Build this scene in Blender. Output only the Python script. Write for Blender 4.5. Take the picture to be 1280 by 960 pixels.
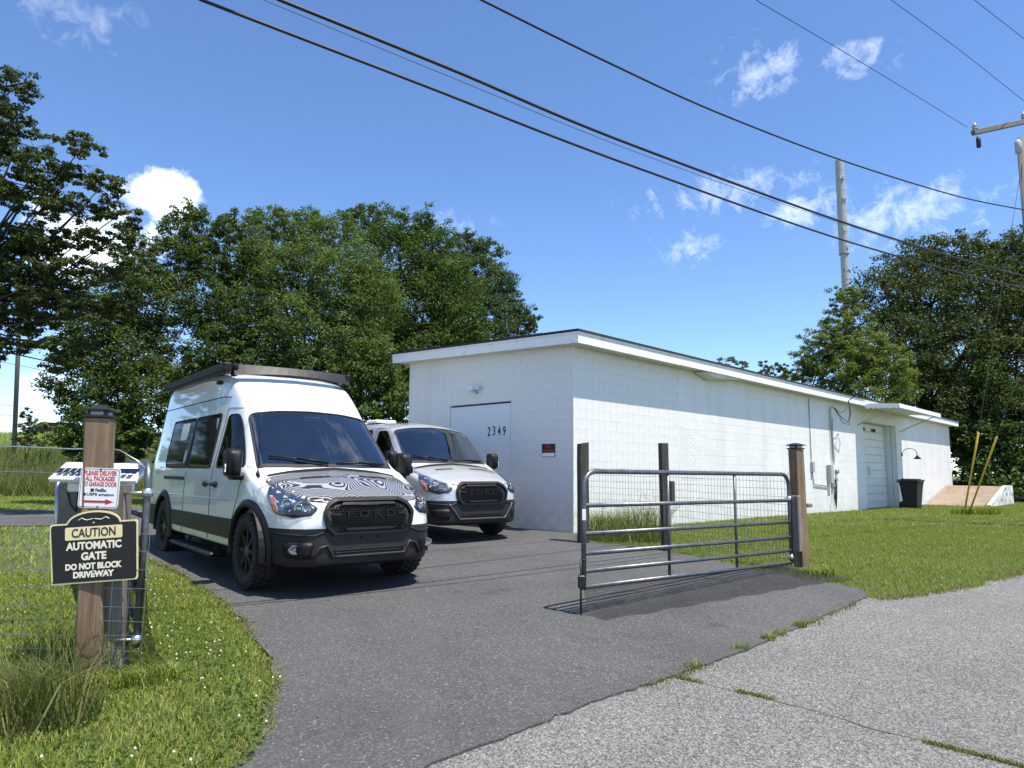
import bpy, bmesh, math, random
import numpy as np
from mathutils import Vector, Matrix
from mathutils.bvhtree import BVHTree
random.seed(7); rng = np.random.default_rng(11)
for o in list(bpy.data.objects): bpy.data.objects.remove(o, do_unlink=True)
SC = bpy.context.scene; COL = SC.collection
# ------------------------------------------------------------------ camera, sky, sun, exposure
FPX, PITCH, ROLL, CAMH = 860.0, math.atan(108/860), 0.0094, 1.5
cd = bpy.data.cameras.new('camera'); cd.sensor_width = 36; cd.lens = 36*FPX/1280; cd.clip_start = .05; cd.clip_end = 3000
cam = bpy.data.objects.new('camera', cd); COL.objects.link(cam)
cam.matrix_world = Matrix.Translation((0, 0, CAMH)) @ Matrix.Rotation(math.pi/2+PITCH, 4, 'X') @ Matrix.Rotation(ROLL, 4, 'Z')
SC.camera = cam
SUN_EL, SUN_H = math.radians(70), Vector((.80, -.60, 0)).normalized()      # towards the sun, in plan
sd = bpy.data.lights.new('sun', 'SUN'); sd.energy = 5.0; sd.angle = math.radians(.53); sd.color = (1, .94, .84)
sun = bpy.data.objects.new('sun', sd); COL.objects.link(sun)
sdir = SUN_H*math.cos(SUN_EL) + Vector((0, 0, math.sin(SUN_EL)))
sun.rotation_euler = sdir.to_track_quat('Z', 'Y').to_euler(); sun.location = sdir*60
SC.view_settings.view_transform = 'Standard'; SC.view_settings.look = 'None'
SC.view_settings.exposure = 0.75; SC.view_settings.gamma = 1; SC.view_settings.use_curve_mapping = False
SC.render.engine = 'CYCLES'; SC.render.resolution_x = 1024; SC.render.resolution_y = 768
SC.cycles.max_bounces = 8; SC.cycles.transparent_max_bounces = 24

def ray(px, py):
    """direction through a photograph pixel, scaled so that y = 1"""
    x = (px-640)/FPX; y = -(py-480)/FPX
    c, s = math.cos(ROLL), math.sin(ROLL); x, y = c*x-s*y, s*x+c*y
    d = Vector((x, math.cos(PITCH)-y*math.sin(PITCH), math.sin(PITCH)+y*math.cos(PITCH)))
    return d/d.y
def at(px, py, Y): return Vector((0, 0, CAMH)) + ray(px, py)*Y

# world: Nishita sky with small fair-weather clouds scattered over the whole dome
W = bpy.data.worlds.new('World'); SC.world = W; W.use_nodes = True
nt = W.node_tree; nt.nodes.clear()
def N(t, **k):
    n = nt.nodes.new(t)
    for a, b in k.items(): setattr(n, a, b)
    return n
def LK(a, b): nt.links.new(a, b)
def vmath(op, a, b=None):
    n = N('ShaderNodeVectorMath', operation=op)
    for i, q in enumerate((a, b)):
        if q is None: continue
        if hasattr(q, 'links'): LK(q, n.inputs[i])
        else: n.inputs[i].default_value = q
    return n
def fmath(op, a, b=None, c=None, clamp=False):
    n = N('ShaderNodeMath', operation=op); n.use_clamp = clamp
    for i, q in enumerate((a, b, c)):
        if q is None: continue
        if hasattr(q, 'links'): LK(q, n.inputs[i])
        else: n.inputs[i].default_value = q
    return n.outputs[0]
sky = N('ShaderNodeTexSky', sky_type='NISHITA', sun_disc=False)
sky.sun_elevation = SUN_EL; sky.sun_rotation = math.atan2(SUN_H.x, SUN_H.y)
sky.altitude = 300; sky.air_density = .8; sky.dust_density = 0; sky.ozone_density = 3.0
hsv = N('ShaderNodeHueSaturation'); hsv.inputs['Hue'].default_value = .503; hsv.inputs['Saturation'].default_value = 1.10; hsv.inputs['Value'].default_value = 1.0
LK(sky.outputs[0], hsv.inputs['Color'])
tc = N('ShaderNodeTexCoord'); DIR = tc.outputs['Generated']
def noise(scale, detail, rough, dist=0):
    n = N('ShaderNodeTexNoise'); n.inputs['Scale'].default_value = scale; n.inputs['Detail'].default_value = detail
    n.inputs['Roughness'].default_value = rough; n.inputs['Distortion'].default_value = dist; LK(DIR, n.inputs['Vector']); return n.outputs[0]
n1 = noise(16, 8, .62); n2 = noise(34, 8, .68, .4); ncov = noise(2.2, 3, .5)
tot = None
CLOUDS = [  # px, py, half width, half height, density gain, wispy, opacity
 (208, 245, 46, 30, .75, 0, .92), (110, 300, 80, 45, .40, 0, .9), (95, 20, 44, 22, .25, 1, .25), (955, 88, 44, 26, .36, 1, .48), (1062, 74, 36, 18, .40, 1, .48),
 (1140, 268, 75, 26, .42, 1, .5), (855, 308, 34, 16, .38, 1, .5), (905, 240, 90, 18, .30, 1, .5), (62, 500, 40, 36, .45, 0, .45), (560, 282, 40, 14, .25, 1, .3), (1010, 258, 40, 18, .40, 1, .6)]
for (px, py, rx, ry, g, wsp, op) in CLOUDS:
    d = ray(px, py).normalized(); r = d.cross(Vector((0, 0, 1))).normalized(); u = r.cross(d).normalized()
    k = FPX*d.dot(ray(640, 480).normalized())**-1
    dv = vmath('SUBTRACT', DIR, tuple(d)).outputs[0]
    a = fmath('MULTIPLY', vmath('DOT_PRODUCT', dv, tuple(r)).outputs['Value'], FPX/rx)
    b = fmath('MULTIPLY', vmath('DOT_PRODUCT', dv, tuple(u)).outputs['Value'], FPX/ry)
    rr = fmath('SQRT', fmath('ADD', fmath('MULTIPLY', a, a), fmath('MULTIPLY', b, b)))
    m = fmath('SUBTRACT', 1.0, rr)                                # 1 in the middle, 0 at the rim
    nn = n2 if wsp else n1
    den = fmath('ADD', fmath('MULTIPLY', m, g), fmath('MULTIPLY', fmath('SUBTRACT', nn, .5), 2.6 if wsp else 2.0))
    den = fmath('MULTIPLY', den, .9 if wsp else 2.2, clamp=True)
    front = fmath('GREATER_THAN', vmath('DOT_PRODUCT', DIR, tuple(d)).outputs['Value'], .5)
    den = fmath('MULTIPLY', fmath('MULTIPLY', den, front), op)
    near = fmath('SUBTRACT', 2.0, rr, clamp=True)
    den = fmath('MULTIPLY', den, near)
    tot = den if tot is None else fmath('MAXIMUM', tot, den)
# the same sort of scattered small clouds over the rest of the dome (outside the view)
gen = fmath('MULTIPLY', fmath('SUBTRACT', fmath('ADD', fmath('MULTIPLY', ncov, 1.0), fmath('MULTIPLY', n1, .5)), .82), 5, clamp=True)
behind = fmath('LESS_THAN', vmath('DOT_PRODUCT', DIR, tuple(ray(640, 480).normalized())).outputs['Value'], .55)
tot = fmath('MAXIMUM', tot, fmath('MULTIPLY', fmath('MULTIPLY', gen, behind), .8))
mix = N('ShaderNodeMix', data_type='RGBA'); LK(tot, mix.inputs[0]); LK(hsv.outputs[0], mix.inputs[6]); mix.inputs[7].default_value = (8.2, 8.5, 8.9, 1)
bg = N('ShaderNodeBackground'); bg.inputs['Strength'].default_value = .15
LK(mix.outputs[2], bg.inputs['Color']); wo = N('ShaderNodeOutputWorld'); LK(bg.outputs[0], wo.inputs['Surface'])

# ------------------------------------------------------------------ helpers
MW = {}          # matrix of the thing a part belongs to
def thing(name, label, cat, loc=(0, 0, 0), rotz=0.0, group=None):
    o = bpy.data.objects.new(name, None); COL.objects.link(o); o.empty_display_size = .2
    o.location = loc; o.rotation_euler = (0, 0, rotz); MW[o] = Matrix.Translation(loc) @ Matrix.Rotation(rotz, 4, 'Z')
    return tag(o, label, cat, group)
def tag(o, label=None, cat=None, group=None, kind=None):
    if label: o['label'] = label
    if cat: o['category'] = cat
    if group: o['group'] = group
    if kind: o['kind'] = kind
    return o
def finish(name, me, mat, parent=None, smooth=False, local=False):
    o = bpy.data.objects.new(name, me); COL.objects.link(o)
    if mat is not None and not me.materials: me.materials.append(mat)
    if smooth: me.polygons.foreach_set('use_smooth', [True]*len(me.polygons))
    if parent is not None:
        o.parent = parent; MW[o] = MW[parent]
        if not local: me.transform(MW[parent].inverted())
    else: MW[o] = Matrix.Identity(4)
    return o
class G:
    """collects boxes, tubes, prisms ... for ONE mesh object"""
    def __init__(s): s.v = []; s.f = []
    def add(s, v, f):
        b = len(s.v); s.v += [tuple(p) for p in v]; s.f += [tuple(i+b for i in q) for q in f]; return s
    def box(s, c, size, M=None):
        x, y, z = (q/2 for q in size); P = [Vector((a*x, b*y, d*z)) for d in (-1, 1) for b in (-1, 1) for a in (-1, 1)]
        if M is not None: P = [M @ p for p in P]
        return s.add([p+Vector(c) for p in P], [(0, 2, 3, 1), (4, 5, 7, 6), (0, 1, 5, 4), (2, 6, 7, 3), (0, 4, 6, 2), (1, 3, 7, 5)])
    def bbox(s, c, size, bev=.01, M=None):
        """box with chamfered edges"""
        x, y, z = (q/2 for q in size); b = min(bev, x*.9, y*.9, z*.9); P = []; idx = {}
        for sx in (-1, 1):
            for sy in (-1, 1):
                for sz in (-1, 1):
                    for k, p in enumerate(((x, y-b, z-b), (x-b, y, z-b), (x-b, y-b, z))):
                        idx[(sx, sy, sz, k)] = len(P); P.append(Vector((sx*p[0], sy*p[1], sz*p[2])))
        F = []
        for a in (-1, 1):
            for k in range(3):
                q = []
                for (m, n) in ((-1, -1), (1, -1), (1, 1), (-1, 1)):
                    t = [0, 0, 0]; t[k] = a; t[(k+1) % 3] = m; t[(k+2) % 3] = n; q.append(idx[(*t, k)])
                F.append(q if a > 0 else q[::-1])
        for k in range(3):
            i, j = (k+1) % 3, (k+2) % 3
            for m in (-1, 1):
                for n in (-1, 1):
                    t = [0, 0, 0]; t[i] = m; t[j] = n; t0 = list(t); t1 = list(t); t0[k] = -1; t1[k] = 1
                    q = [idx[(*t0, i)], idx[(*t1, i)], idx[(*t1, j)], idx[(*t0, j)]]; F.append(q if m*n < 0 else q[::-1])
        for sx in (-1, 1):
            for sy in (-1, 1):
                for sz in (-1, 1):
                    q = [idx[(sx, sy, sz, k)] for k in range(3)]; F.append(q if sx*sy*sz > 0 else q[::-1])
        if M is not None: P = [M @ p for p in P]
        return s.add([p+Vector(c) for p in P], F)
    def tube(s, pts, r, n=8, caps=True):
        pts = [Vector(p) for p in pts]; R = r if isinstance(r, (list, tuple)) else [r]*len(pts)
        V = []; up = None
        for i, p in enumerate(pts):
            t = (pts[min(i+1, len(pts)-1)]-pts[max(i-1, 0)]).normalized()
            if up is None: up = t.orthogonal().normalized()
            up = (up - t*up.dot(t)); up = up.normalized() if up.length > 1e-6 else t.orthogonal().normalized(); w = t.cross(up)
            V += [p+(up*math.cos(2*math.pi*k/n)+w*math.sin(2*math.pi*k/n))*R[i] for k in range(n)]
        F = [(i*n+k, i*n+(k+1) % n, (i+1)*n+(k+1) % n, (i+1)*n+k) for i in range(len(pts)-1) for k in range(n)]
        if caps: F += [tuple(range(n))[::-1], tuple(range((len(pts)-1)*n, len(pts)*n))]
        return s.add(V, F)
    def lathe(s, prof, n=24, M=None):
        """profile of (radius, height) turned round z"""
        V = []
        for r, h in prof: V += [Vector((r*math.cos(2*math.pi*k/n), r*math.sin(2*math.pi*k/n), h)) for k in range(n)]
        F = [(i*n+k, i*n+(k+1) % n, (i+1)*n+(k+1) % n, (i+1)*n+k) for i in range(len(prof)-1) for k in range(n)]
        F += [tuple(range(n))[::-1], tuple(range((len(prof)-1)*n, len(prof)*n))]
        if M is not None: V = [M @ p for p in V]
        return s.add(V, F)
    def prism(s, poly, d, M=None):
        """2-d polygon in xy raised by d along z"""
        n = len(poly); V = [Vector((p[0], p[1], 0)) for p in poly]+[Vector((p[0], p[1], d)) for p in poly]
        F = [tuple(range(n))[::-1], tuple(range(n, 2*n))]+[(k, (k+1) % n, n+(k+1) % n, n+k) for k in range(n)]
        if M is not None: V = [M @ p for p in V]
        return s.add(V, F)
    def build(s, name, mat, parent=None, smooth=False, local=False):
        me = bpy.data.meshes.new(name); me.from_pydata(s.v, [], s.f); me.update()
        return finish(name, me, mat, parent, smooth, local)
def frame(o, x, y, z):
    x, y, z = Vector(x), Vector(y), Vector(z)
    return Matrix(((x.x, y.x, z.x, o[0]), (x.y, y.y, z.y, o[1]), (x.z, y.z, z.z, o[2]), (0, 0, 0, 1)))
def big(name, V, F, mat, parent=None, n=4, smooth=False):
    """numpy mesh of n-sided faces"""
    me = bpy.data.meshes.new(name); me.vertices.add(len(V)); me.vertices.foreach_set('co', np.ascontiguousarray(V, dtype=np.float32).ravel())
    F = np.ascontiguousarray(F, dtype=np.int32); me.loops.add(F.size); me.loops.foreach_set('vertex_index', F.ravel())
    me.polygons.add(len(F)); me.polygons.foreach_set('loop_start', np.arange(0, F.size, n, dtype=np.int32)); me.polygons.foreach_set('loop_total', np.full(len(F), n, np.int32))
    me.update(calc_edges=True); return finish(name, me, mat, parent, smooth)
def rrect(w, h, r, n=4):
    P = []
    for cx, cy, a0 in ((w/2-r, h/2-r, 0), (-w/2+r, h/2-r, 90), (-w/2+r, -h/2+r, 180), (w/2-r, -h/2+r, 270)):
        for k in range(n+1):
            a = math.radians(a0+90*k/n); P.append((cx+r*math.cos(a), cy+r*math.sin(a)))
    return P
def rpoly(P, r, n=4):
    """round the corners of a polygon"""
    out = []; m = len(P)
    for i in range(m):
        a, b, c = Vector(P[i-1]), Vector(P[i]), Vector(P[(i+1) % m]); ri = r[i] if isinstance(r, (list, tuple)) else r
        u, w = (a-b), (c-b); d = min(ri, u.length*.45, w.length*.45)
        if d < 1e-4: out.append(tuple(b)); continue
        p, q = b+u.normalized()*d, b+w.normalized()*d
        for k in range(n+1):
            t = k/n; out.append(tuple(p*(1-t)**2+b*2*t*(1-t)+q*t*t))
    return out
def text_mesh(txt, size, ext=.001, bold=0.0, align='CENTER', spacing=1.0):
    cu = bpy.data.curves.new('txt', 'FONT'); cu.body = txt; cu.size = size; cu.extrude = ext; cu.offset = bold; cu.align_x = align; cu.align_y = 'CENTER'; cu.space_character = spacing; cu.resolution_u = 3
    ob = bpy.data.objects.new('txt', cu); COL.objects.link(ob); dg = bpy.context.evaluated_depsgraph_get()
    me = bpy.data.meshes.new_from_object(ob.evaluated_get(dg)); bpy.data.objects.remove(ob, do_unlink=True); bpy.data.curves.remove(cu); me.materials.clear()
    return me
def text(name, txt, size, M, mat, parent, ext=.001, bold=0.0, width=None, spacing=1.0):
    me = text_mesh(txt, size, ext, bold, spacing=spacing)
    if width:
        xs = [v.co.x for v in me.vertices]; w = max(xs)-min(xs); c = (max(xs)+min(xs))/2
        me.transform(Matrix.Translation((-c, 0, 0))); me.transform(Matrix.Diagonal((width/w, 1, 1, 1)))
    me.transform(M); return finish(name, me, mat, parent)

# ------------------------------------------------------------------ materials
def mat(name, col=(.5, .5, .5), rough=.6, metal=0, spec=.5, coat=0, **k):
    m = bpy.data.materials.new(name); m.use_nodes = True; b = m.node_tree.nodes['Principled BSDF']
    b.inputs['Base Color'].default_value = (*col, 1); b.inputs['Roughness'].default_value = rough; b.inputs['Metallic'].default_value = metal
    b.inputs['Specular IOR Level'].default_value = spec; b.inputs['Coat Weight'].default_value = coat; b.inputs['Coat Roughness'].default_value = .03
    return m
class MN:
    def __init__(s, m): s.t = m.node_tree; s.b = s.t.nodes['Principled BSDF']; s.c = s.t.nodes.new('ShaderNodeTexCoord').outputs['Object']; s.out = s.t.nodes['Material Output']
    def n(s, t, **k):
        q = s.t.nodes.new(t)
        for a, b in k.items(): setattr(q, a, b)
        return q
    def l(s, a, b): s.t.links.new(a, b)
    def map(s, scale=(1, 1, 1), rot=(0, 0, 0), vec=None):
        q = s.n('ShaderNodeMapping'); q.inputs['Scale'].default_value = scale; q.inputs['Rotation'].default_value = rot; s.l(vec or s.c, q.inputs[0]); return q.outputs[0]
    def noise(s, scale, detail=4, rough=.6, vec=None, dist=0):
        q = s.n('ShaderNodeTexNoise'); q.inputs['Scale'].default_value = scale; q.inputs['Detail'].default_value = detail; q.inputs['Roughness'].default_value = rough; q.inputs['Distortion'].default_value = dist
        s.l(vec or s.c, q.inputs['Vector']); return q.outputs[0]
    def ramp(s, f, stops, mode='LINEAR'):
        q = s.n('ShaderNodeValToRGB'); e = q.color_ramp.elements; q.color_ramp.interpolation = mode
        while len(e) < len(stops): e.new(.5)
        for i, (p, c) in enumerate(stops): e[i].position = p; e[i].color = (*c, 1) if len(c) == 3 else c
        s.l(f, q.inputs[0]); return q.outputs[0]
    def mix(s, f, a, b, mode='MIX'):
        q = s.n('ShaderNodeMix', data_type='RGBA', blend_type=mode)
        for i, v in ((0, f), (6, a), (7, b)):
            if hasattr(v, 'links'): s.l(v, q.inputs[i])
            elif i == 0: q.inputs[0].default_value = v
            else: q.inputs[i].default_value = (*v, 1)
        return q.outputs[2]
    def math(s, op, a, b=None, clamp=False):
        q = s.n('ShaderNodeMath', operation=op); q.use_clamp = clamp
        for i, v in enumerate((a, b)):
            if v is None: continue
            if hasattr(v, 'links'): s.l(v, q.inputs[i])
            else: q.inputs[i].default_value = v
        return q.outputs[0]
    def col(s, x): s.l(x, s.b.inputs['Base Color'])
    def rough(s, x): s.l(x, s.b.inputs['Roughness'])
    def bump(s, h, strength=.3, dist=.01):
        q = s.n('ShaderNodeBump'); q.inputs['Strength'].default_value = strength; q.inputs['Distance'].default_value = dist; s.l(h, q.inputs['Height']); s.l(q.outputs[0], s.b.inputs['Normal'])
g = lambda v: (v, v, v)
M = {}
def mm(name, *a, **k): M[name] = mat(name, *a, **k); return MN(M[name])
# asphalt of the driveway: dark with pale grit, a few dusty stains
q = mm('driveway_asphalt', g(.05), .85)
sp = q.n('ShaderNodeTexVoronoi'); sp.inputs['Scale'].default_value = 95; q.l(q.c, sp.inputs['Vector'])
grit = q.ramp(sp.outputs['Color'], [(0, g(.034)), (.55, g(.057)), (.85, g(.098)), (1, g(.26))])
stain = q.mix(1, q.ramp(q.noise(.55, 6, .65), [(.3, g(.74)), (.7, g(1.25))]), q.ramp(q.noise(1.9, 3, .5), [(.24, g(.55)), (.34, g(1.0))]), 'MULTIPLY')
dust = q.ramp(q.noise(3.2, 7, .7), [(.42, g(0)), (.8, g(.45))])
q.col(q.mix(dust, q.mix(1.0, grit, stain, 'MULTIPLY'), (.085, .08, .074)))
q.bump(sp.outputs['Distance'], .5, .004)
# old bleached road with coarse exposed stone
q = mm('street_asphalt', g(.2), .9)
sp = q.n('ShaderNodeTexVoronoi'); sp.inputs['Scale'].default_value = 105; q.l(q.c, sp.inputs['Vector'])
st = q.ramp(sp.outputs['Color'], [(0, g(.03)), (.28, (.065, .065, .063)), (.48, (.135, .133, .128)), (.78, (.22, .216, .208)), (1, (.38, .37, .355))])
sp2 = q.n('ShaderNodeTexVoronoi'); sp2.inputs['Scale'].default_value = 150; q.l(q.c, sp2.inputs['Vector'])
st = q.mix(.12, st, q.ramp(sp2.outputs['Color'], [(0, g(.06)), (1, g(.28))]))
big_n = q.ramp(q.noise(.35, 5, .6), [(.3, (.84, .83, .81)), (.7, (1.08, 1.06, 1.02))])
mid_n = q.ramp(q.noise(2.2, 6, .6), [(.3, g(.90)), (.7, g(1.06))])
q.col(q.mix(1, q.mix(1, st, big_n, 'MULTIPLY'), mid_n, 'MULTIPLY')); q.bump(sp.outputs['Distance'], .8, .006)
# soil and turf under the blades
q = mm('turf', (.06, .08, .02), .95)
q.col(q.mix(q.ramp(q.noise(1.3, 6, .65), [(.35, g(0)), (.7, g(1))]), q.ramp(q.noise(14, 6, .7), [(.3, (.030, .050, .010)), (.7, (.075, .105, .024))]), (.105, .115, .035)))
q.bump(q.noise(30, 5, .7), 1, .03)
def leafmat(name, cols, trans=.35, rough=.5, patch=None):
    q = mm(name, cols[0], rough+.15, spec=.14); gi = q.n('ShaderNodeNewGeometry')
    c = q.ramp(gi.outputs['Random Per Island'], [(i/(len(cols)-1), k) for i, k in enumerate(cols)])
    if patch: c = q.mix(q.ramp(q.noise(patch[0], 3, .6), [(.4, g(0)), (.68, g(patch[2]))]), c, patch[1])
    q.col(c)
    if trans:
        t = q.n('ShaderNodeBsdfTranslucent'); q.l(q.mix(1, c, (1.5, 1.6, .6), 'MULTIPLY'), t.inputs[0])
        s = q.n('ShaderNodeMixShader'); s.inputs[0].default_value = trans; q.l(q.b.outputs[0], s.inputs[1]); q.l(t.outputs[0], s.inputs[2]); q.l(s.outputs[0], q.out.inputs[0])
leafmat('lawn_blades', [(.100, .147, .023), (.180, .242, .046), (.154, .206, .033), (.271, .293, .091), (0.299, 0.304, 0.107)], .3, .55, (.9, (.20, .22, .07), .4))
leafmat('near_blades', [(.104, .157, .025), (.177, .242, .040), (.156, .222, .036), (.250, .277, .073), (0.360, 0.341, 0.130)], .3, .55, (1.6, (.19, .21, .065), .35))
leafmat('field_blades', [(.147, .210, .036), (.236, .298, .058), (.334, .378, .099)], .3, .6)
leafmat('tall_grass', [(.062, .094, .025), (.100, .131, .037), (.188, .188, .075)], .3, .6)
leafmat('dry_blades', [(.14, .14, .045), (.25, .22, .10), (.10, .12, .03)], .25, .7)
leafmat('clover', [(.061, .115, .024), (.101, .162, .041)], .3, .5)
leafmat('flower', [(.75, .74, .68), (.6, .58, .5)], .3, .7)
leafmat('leaf_oak', [(.028, .049, .014), (.052, .077, .019), (.078, .107, .029), (.049, .067, .023)], .22, .42, (.7, (.07, .08, .03), .6))
leafmat('leaf_mid', [(.037, .068, .017), (.062, .100, .025), (.085, .126, .034), (.052, .082, .023)], .28, .45, (.7, (.09, .12, .036), .45))
leafmat('leaf_olive', [(.057, .098, .026), (.081, .130, .034), (.116, .167, .049), (.068, .107, .035)], .28, .45, (.7, (.105, .14, .045), .45))
leafmat('leaf_dark', [(.031, .063, .016), (.052, .097, .021), (.072, .123, .028)], .26, .42, (.7, (.085, .11, .03), .6))
leafmat('leaf_blue', [(.041, .074, .032), (.066, .100, .042), (.093, .127, .058)], .25, .45)
leafmat('leaf_light', [(.078, .127, .025), (.112, .166, .037), (.140, .187, .051)], .3, .45, (.7, (.16, .17, .05), .6))
q = mm('bark', (.07, .055, .042), .95); q.col(q.ramp(q.noise(9, 6, .7, q.map((1, 1, .25))), [(.3, (.028, .022, .018)), (.7, (.11, .09, .072))])); q.bump(q.noise(14, 6, .7, q.map((1, 1, .2))), 1, .04)
def wood(name, a, b, c, sc=1.0):
    q = mm(name, a, .85)
    w = q.noise(17*sc, 8, .72, q.map((1, 1, .05)), .9)
    k = q.ramp(w, [(.28, c), (.45, a), (.7, b)])
    k = q.mix(q.ramp(q.noise(3, 5, .7, q.map((1, 1, .5))), [(.4, g(0)), (.7, g(.5))]), k, tuple(x*.6 for x in a))
    q.col(k); q.bump(w, .7, .01)
wood('treated_wood', (.175, .115, .065), (.30, .21, .125), (.045, .028, .017))
wood('grey_wood', (.165, .15, .125), (.27, .25, .215), (.07, .06, .048))
wood('old_post_wood', (.055, .05, .037), (.10, .09, .068), (.022, .02, .016))
wood('pole_wood', (.15, .14, .125), (.21, .195, .175), (.085, .08, .07))
# painted block: white paint, grime low down comes from splash (has its own shape), slight orange-peel
q = mm('painted_block', g(.78), .55)
c0 = q.ramp(q.noise(.9, 6, .65), [(.3, (.675, .66, .635)), (.7, (.765, .755, .73))])
sx = q.n('ShaderNodeSeparateXYZ'); q.l(q.n('ShaderNodeNewGeometry').outputs['Position'], sx.inputs[0])
splash = q.math('MULTIPLY', q.math('SUBTRACT', 1.0, q.math('DIVIDE', q.math('SUBTRACT', sx.outputs[2], .25), .9), True), q.ramp(q.noise(2.6, 7, .75), [(.4, g(0)), (.75, g(1))]), True)
c1 = q.mix(q.math('MULTIPLY', splash, .8), c0, (.42, .40, .31))
streak = q.ramp(q.noise(2.2, 5, .7, q.map((1, 1, .12))), [(.48, g(0)), (.74, g(.42))])
q.col(q.mix(streak, c1, (.50, .49, .43))); q.bump(q.noise(60, 5, .7), .25, .004)
mm('sand_grit', (.17, .155, .115), .95); mm('crack_dirt', (.085, .08, .06), .95); q = mm('mortar', (.70, .71, .71), .7); q.bump(q.noise(50, 4), .4, .004)
q = mm('fascia_paint', g(.78), .5); q.col(q.mix(q.ramp(q.noise(5, 7, .75, q.map((1, 1, 1))), [(.55, g(0)), (.72, g(.7))]), (.80, .80, .79), (.42, .40, .36)))
q = mm('soffit_paint', (.62, .63, .55), .7); q.col(q.ramp(q.noise(2.5, 6, .7), [(.3, (.48, .49, .40)), (.7, (.68, .69, .62))]))
mm('roof_felt', g(.028), .9); mm('door_paint', (.70, .72, .74), .5); mm('door_gap', g(.02), .8); mm('numeral_black', g(.012), .5)
q = mm('garage_paint', (.74, .74, .70), .55); q.col(q.ramp(q.noise(3, 6, .7), [(.3, (.64, .64, .59)), (.7, (.76, .76, .73))]))
q = mm('galvanised', (.42, .43, .44), .38, 1); q.col(q.ramp(q.noise(18, 4, .6), [(.3, g(.30)), (.7, g(.52))]))
q = mm('gate_steel', (.13, .14, .15), .42, .75); q.col(q.ramp(q.noise(12, 6, .7), [(.35, (.10, .11, .12)), (.75, (.20, .21, .22))]))
mm('fence_wire', (.14, .145, .145), .6, .3); mm('bright_zinc', (.75, .76, .78), .28, 1); mm('black_metal', g(.02), .4, .3)
mm('white_enamel', g(.80), .35); mm('grey_box', (.36, .38, .39), .5); mm('cable_black', g(.012), .6)
mm('red_print', (.50, .012, .02), .5); mm('cream_print', (.78, .66, .36), .45); mm('sign_black', (.012, .011, .012), .4); mm('white_print', g(.82), .45); mm('pale_print', (.82, .76, .60), .45)
mm('solar_cell', (.008, .011, .035), .12, 0, .6); mm('yellow_plastic', (.55, .40, .025), .5); mm('bin_plastic', (.012, .013, .013), .55)
q = mm('rusty_concrete', (.3, .24, .18), .9); q.col(q.mix(q.ramp(q.noise(1.4, 7, .7), [(.38, g(0)), (.68, g(1))]), q.ramp(q.noise(6, 6, .7), [(.3, (.13, .085, .055)), (.7, (.26, .19, .13))]), (.27, .22, .16))); q.bump(q.noise(20, 5, .7), .5, .01)
q = mm('peeling_paint', g(.7), .7); q.col(q.ramp(q.noise(3.5, 8, .75), [(.40, (.16, .15, .13)), (.5, (.55, .55, .53)), (.62, (.78, .78, .77))]))
mm('steel_tower', (.32, .33, .34), .6, 0); mm('insulator', (.30, .30, .31), .3)
# vans
mm('fog_glass', (.22, .23, .24), .15, .5); q = mm('white_car_paint', (.66, .68, .67), .25, 0, .5, 1)
sz_ = q.n('ShaderNodeSeparateXYZ'); q.l(q.c, sz_.inputs[0]); dirt = q.math('MULTIPLY', q.math('SUBTRACT', 1.0, q.math('DIVIDE', sz_.outputs[2], .85), True), q.ramp(q.noise(5, 7, .75), [(.35, g(.15)), (.75, g(.9))]), True); q.col(q.mix(dirt, (.66, .68, .67), (.30, .28, .24)))
mm('silver_car_paint', (.50, .51, .515), .30, .4, .5, 1)
q = mm('black_plastic', g(.007), .5, 0, .3); q.bump(q.noise(220, 2), .15, .001)
mm('grey_plastic', g(.016), .5, 0, .35); mm('tyre_rubber', g(.014), .8); mm('rim_black', g(.006), .5, 0, .2, 0); mm('rim_grey', (.07, .07, .075), .4, .2); mm('seam', g(.012), .7)
mm('lamp_chrome', (.82, .84, .86), .10, 1); mm('lamp_housing', (.03, .032, .036), .3, .1); mm('amber', (.55, .13, .01), .25); mm('seat_cloth', (.14, .145, .15), .9); mm('dash_plastic', (.20, .205, .21), .6); mm('cabin_trim', (.34, .35, .35), .8)
mm('rack_black', g(.008), .55, 0, .3); mm('rack_grey', (.022, .022, .024), .5, 0, .35); mm('sticker', (.62, .64, .64), .6)
def glass(name, tint, refl=1.0, rough=.01):
    m = bpy.data.materials.new(name); m.use_nodes = True; t = m.node_tree; t.nodes.remove(t.nodes['Principled BSDF']); out = t.nodes['Material Output']
    a = t.nodes.new('ShaderNodeBsdfTransparent'); a.inputs[0].default_value = (*tint, 1); b = t.nodes.new('ShaderNodeBsdfGlossy'); b.inputs['Roughness'].default_value = rough
    f = t.nodes.new('ShaderNodeFresnel'); f.inputs[0].default_value = 1.52; mx = t.nodes.new('ShaderNodeMixShader')
    k = t.nodes.new('ShaderNodeMath'); k.operation = 'MULTIPLY'; k.inputs[1].default_value = refl; t.links.new(f.outputs[0], k.inputs[0]); t.links.new(k.outputs[0], mx.inputs[0])
    t.links.new(a.outputs[0], mx.inputs[1]); t.links.new(b.outputs[0], mx.inputs[2]); t.links.new(mx.outputs[0], out.inputs[0]); M[name] = m
glass('windscreen_glass', (.62, .72, .74), 3.6); glass('privacy_glass', (.03, .035, .035), .6); glass('lamp_glass', (.85, .88, .9), .35)
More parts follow.
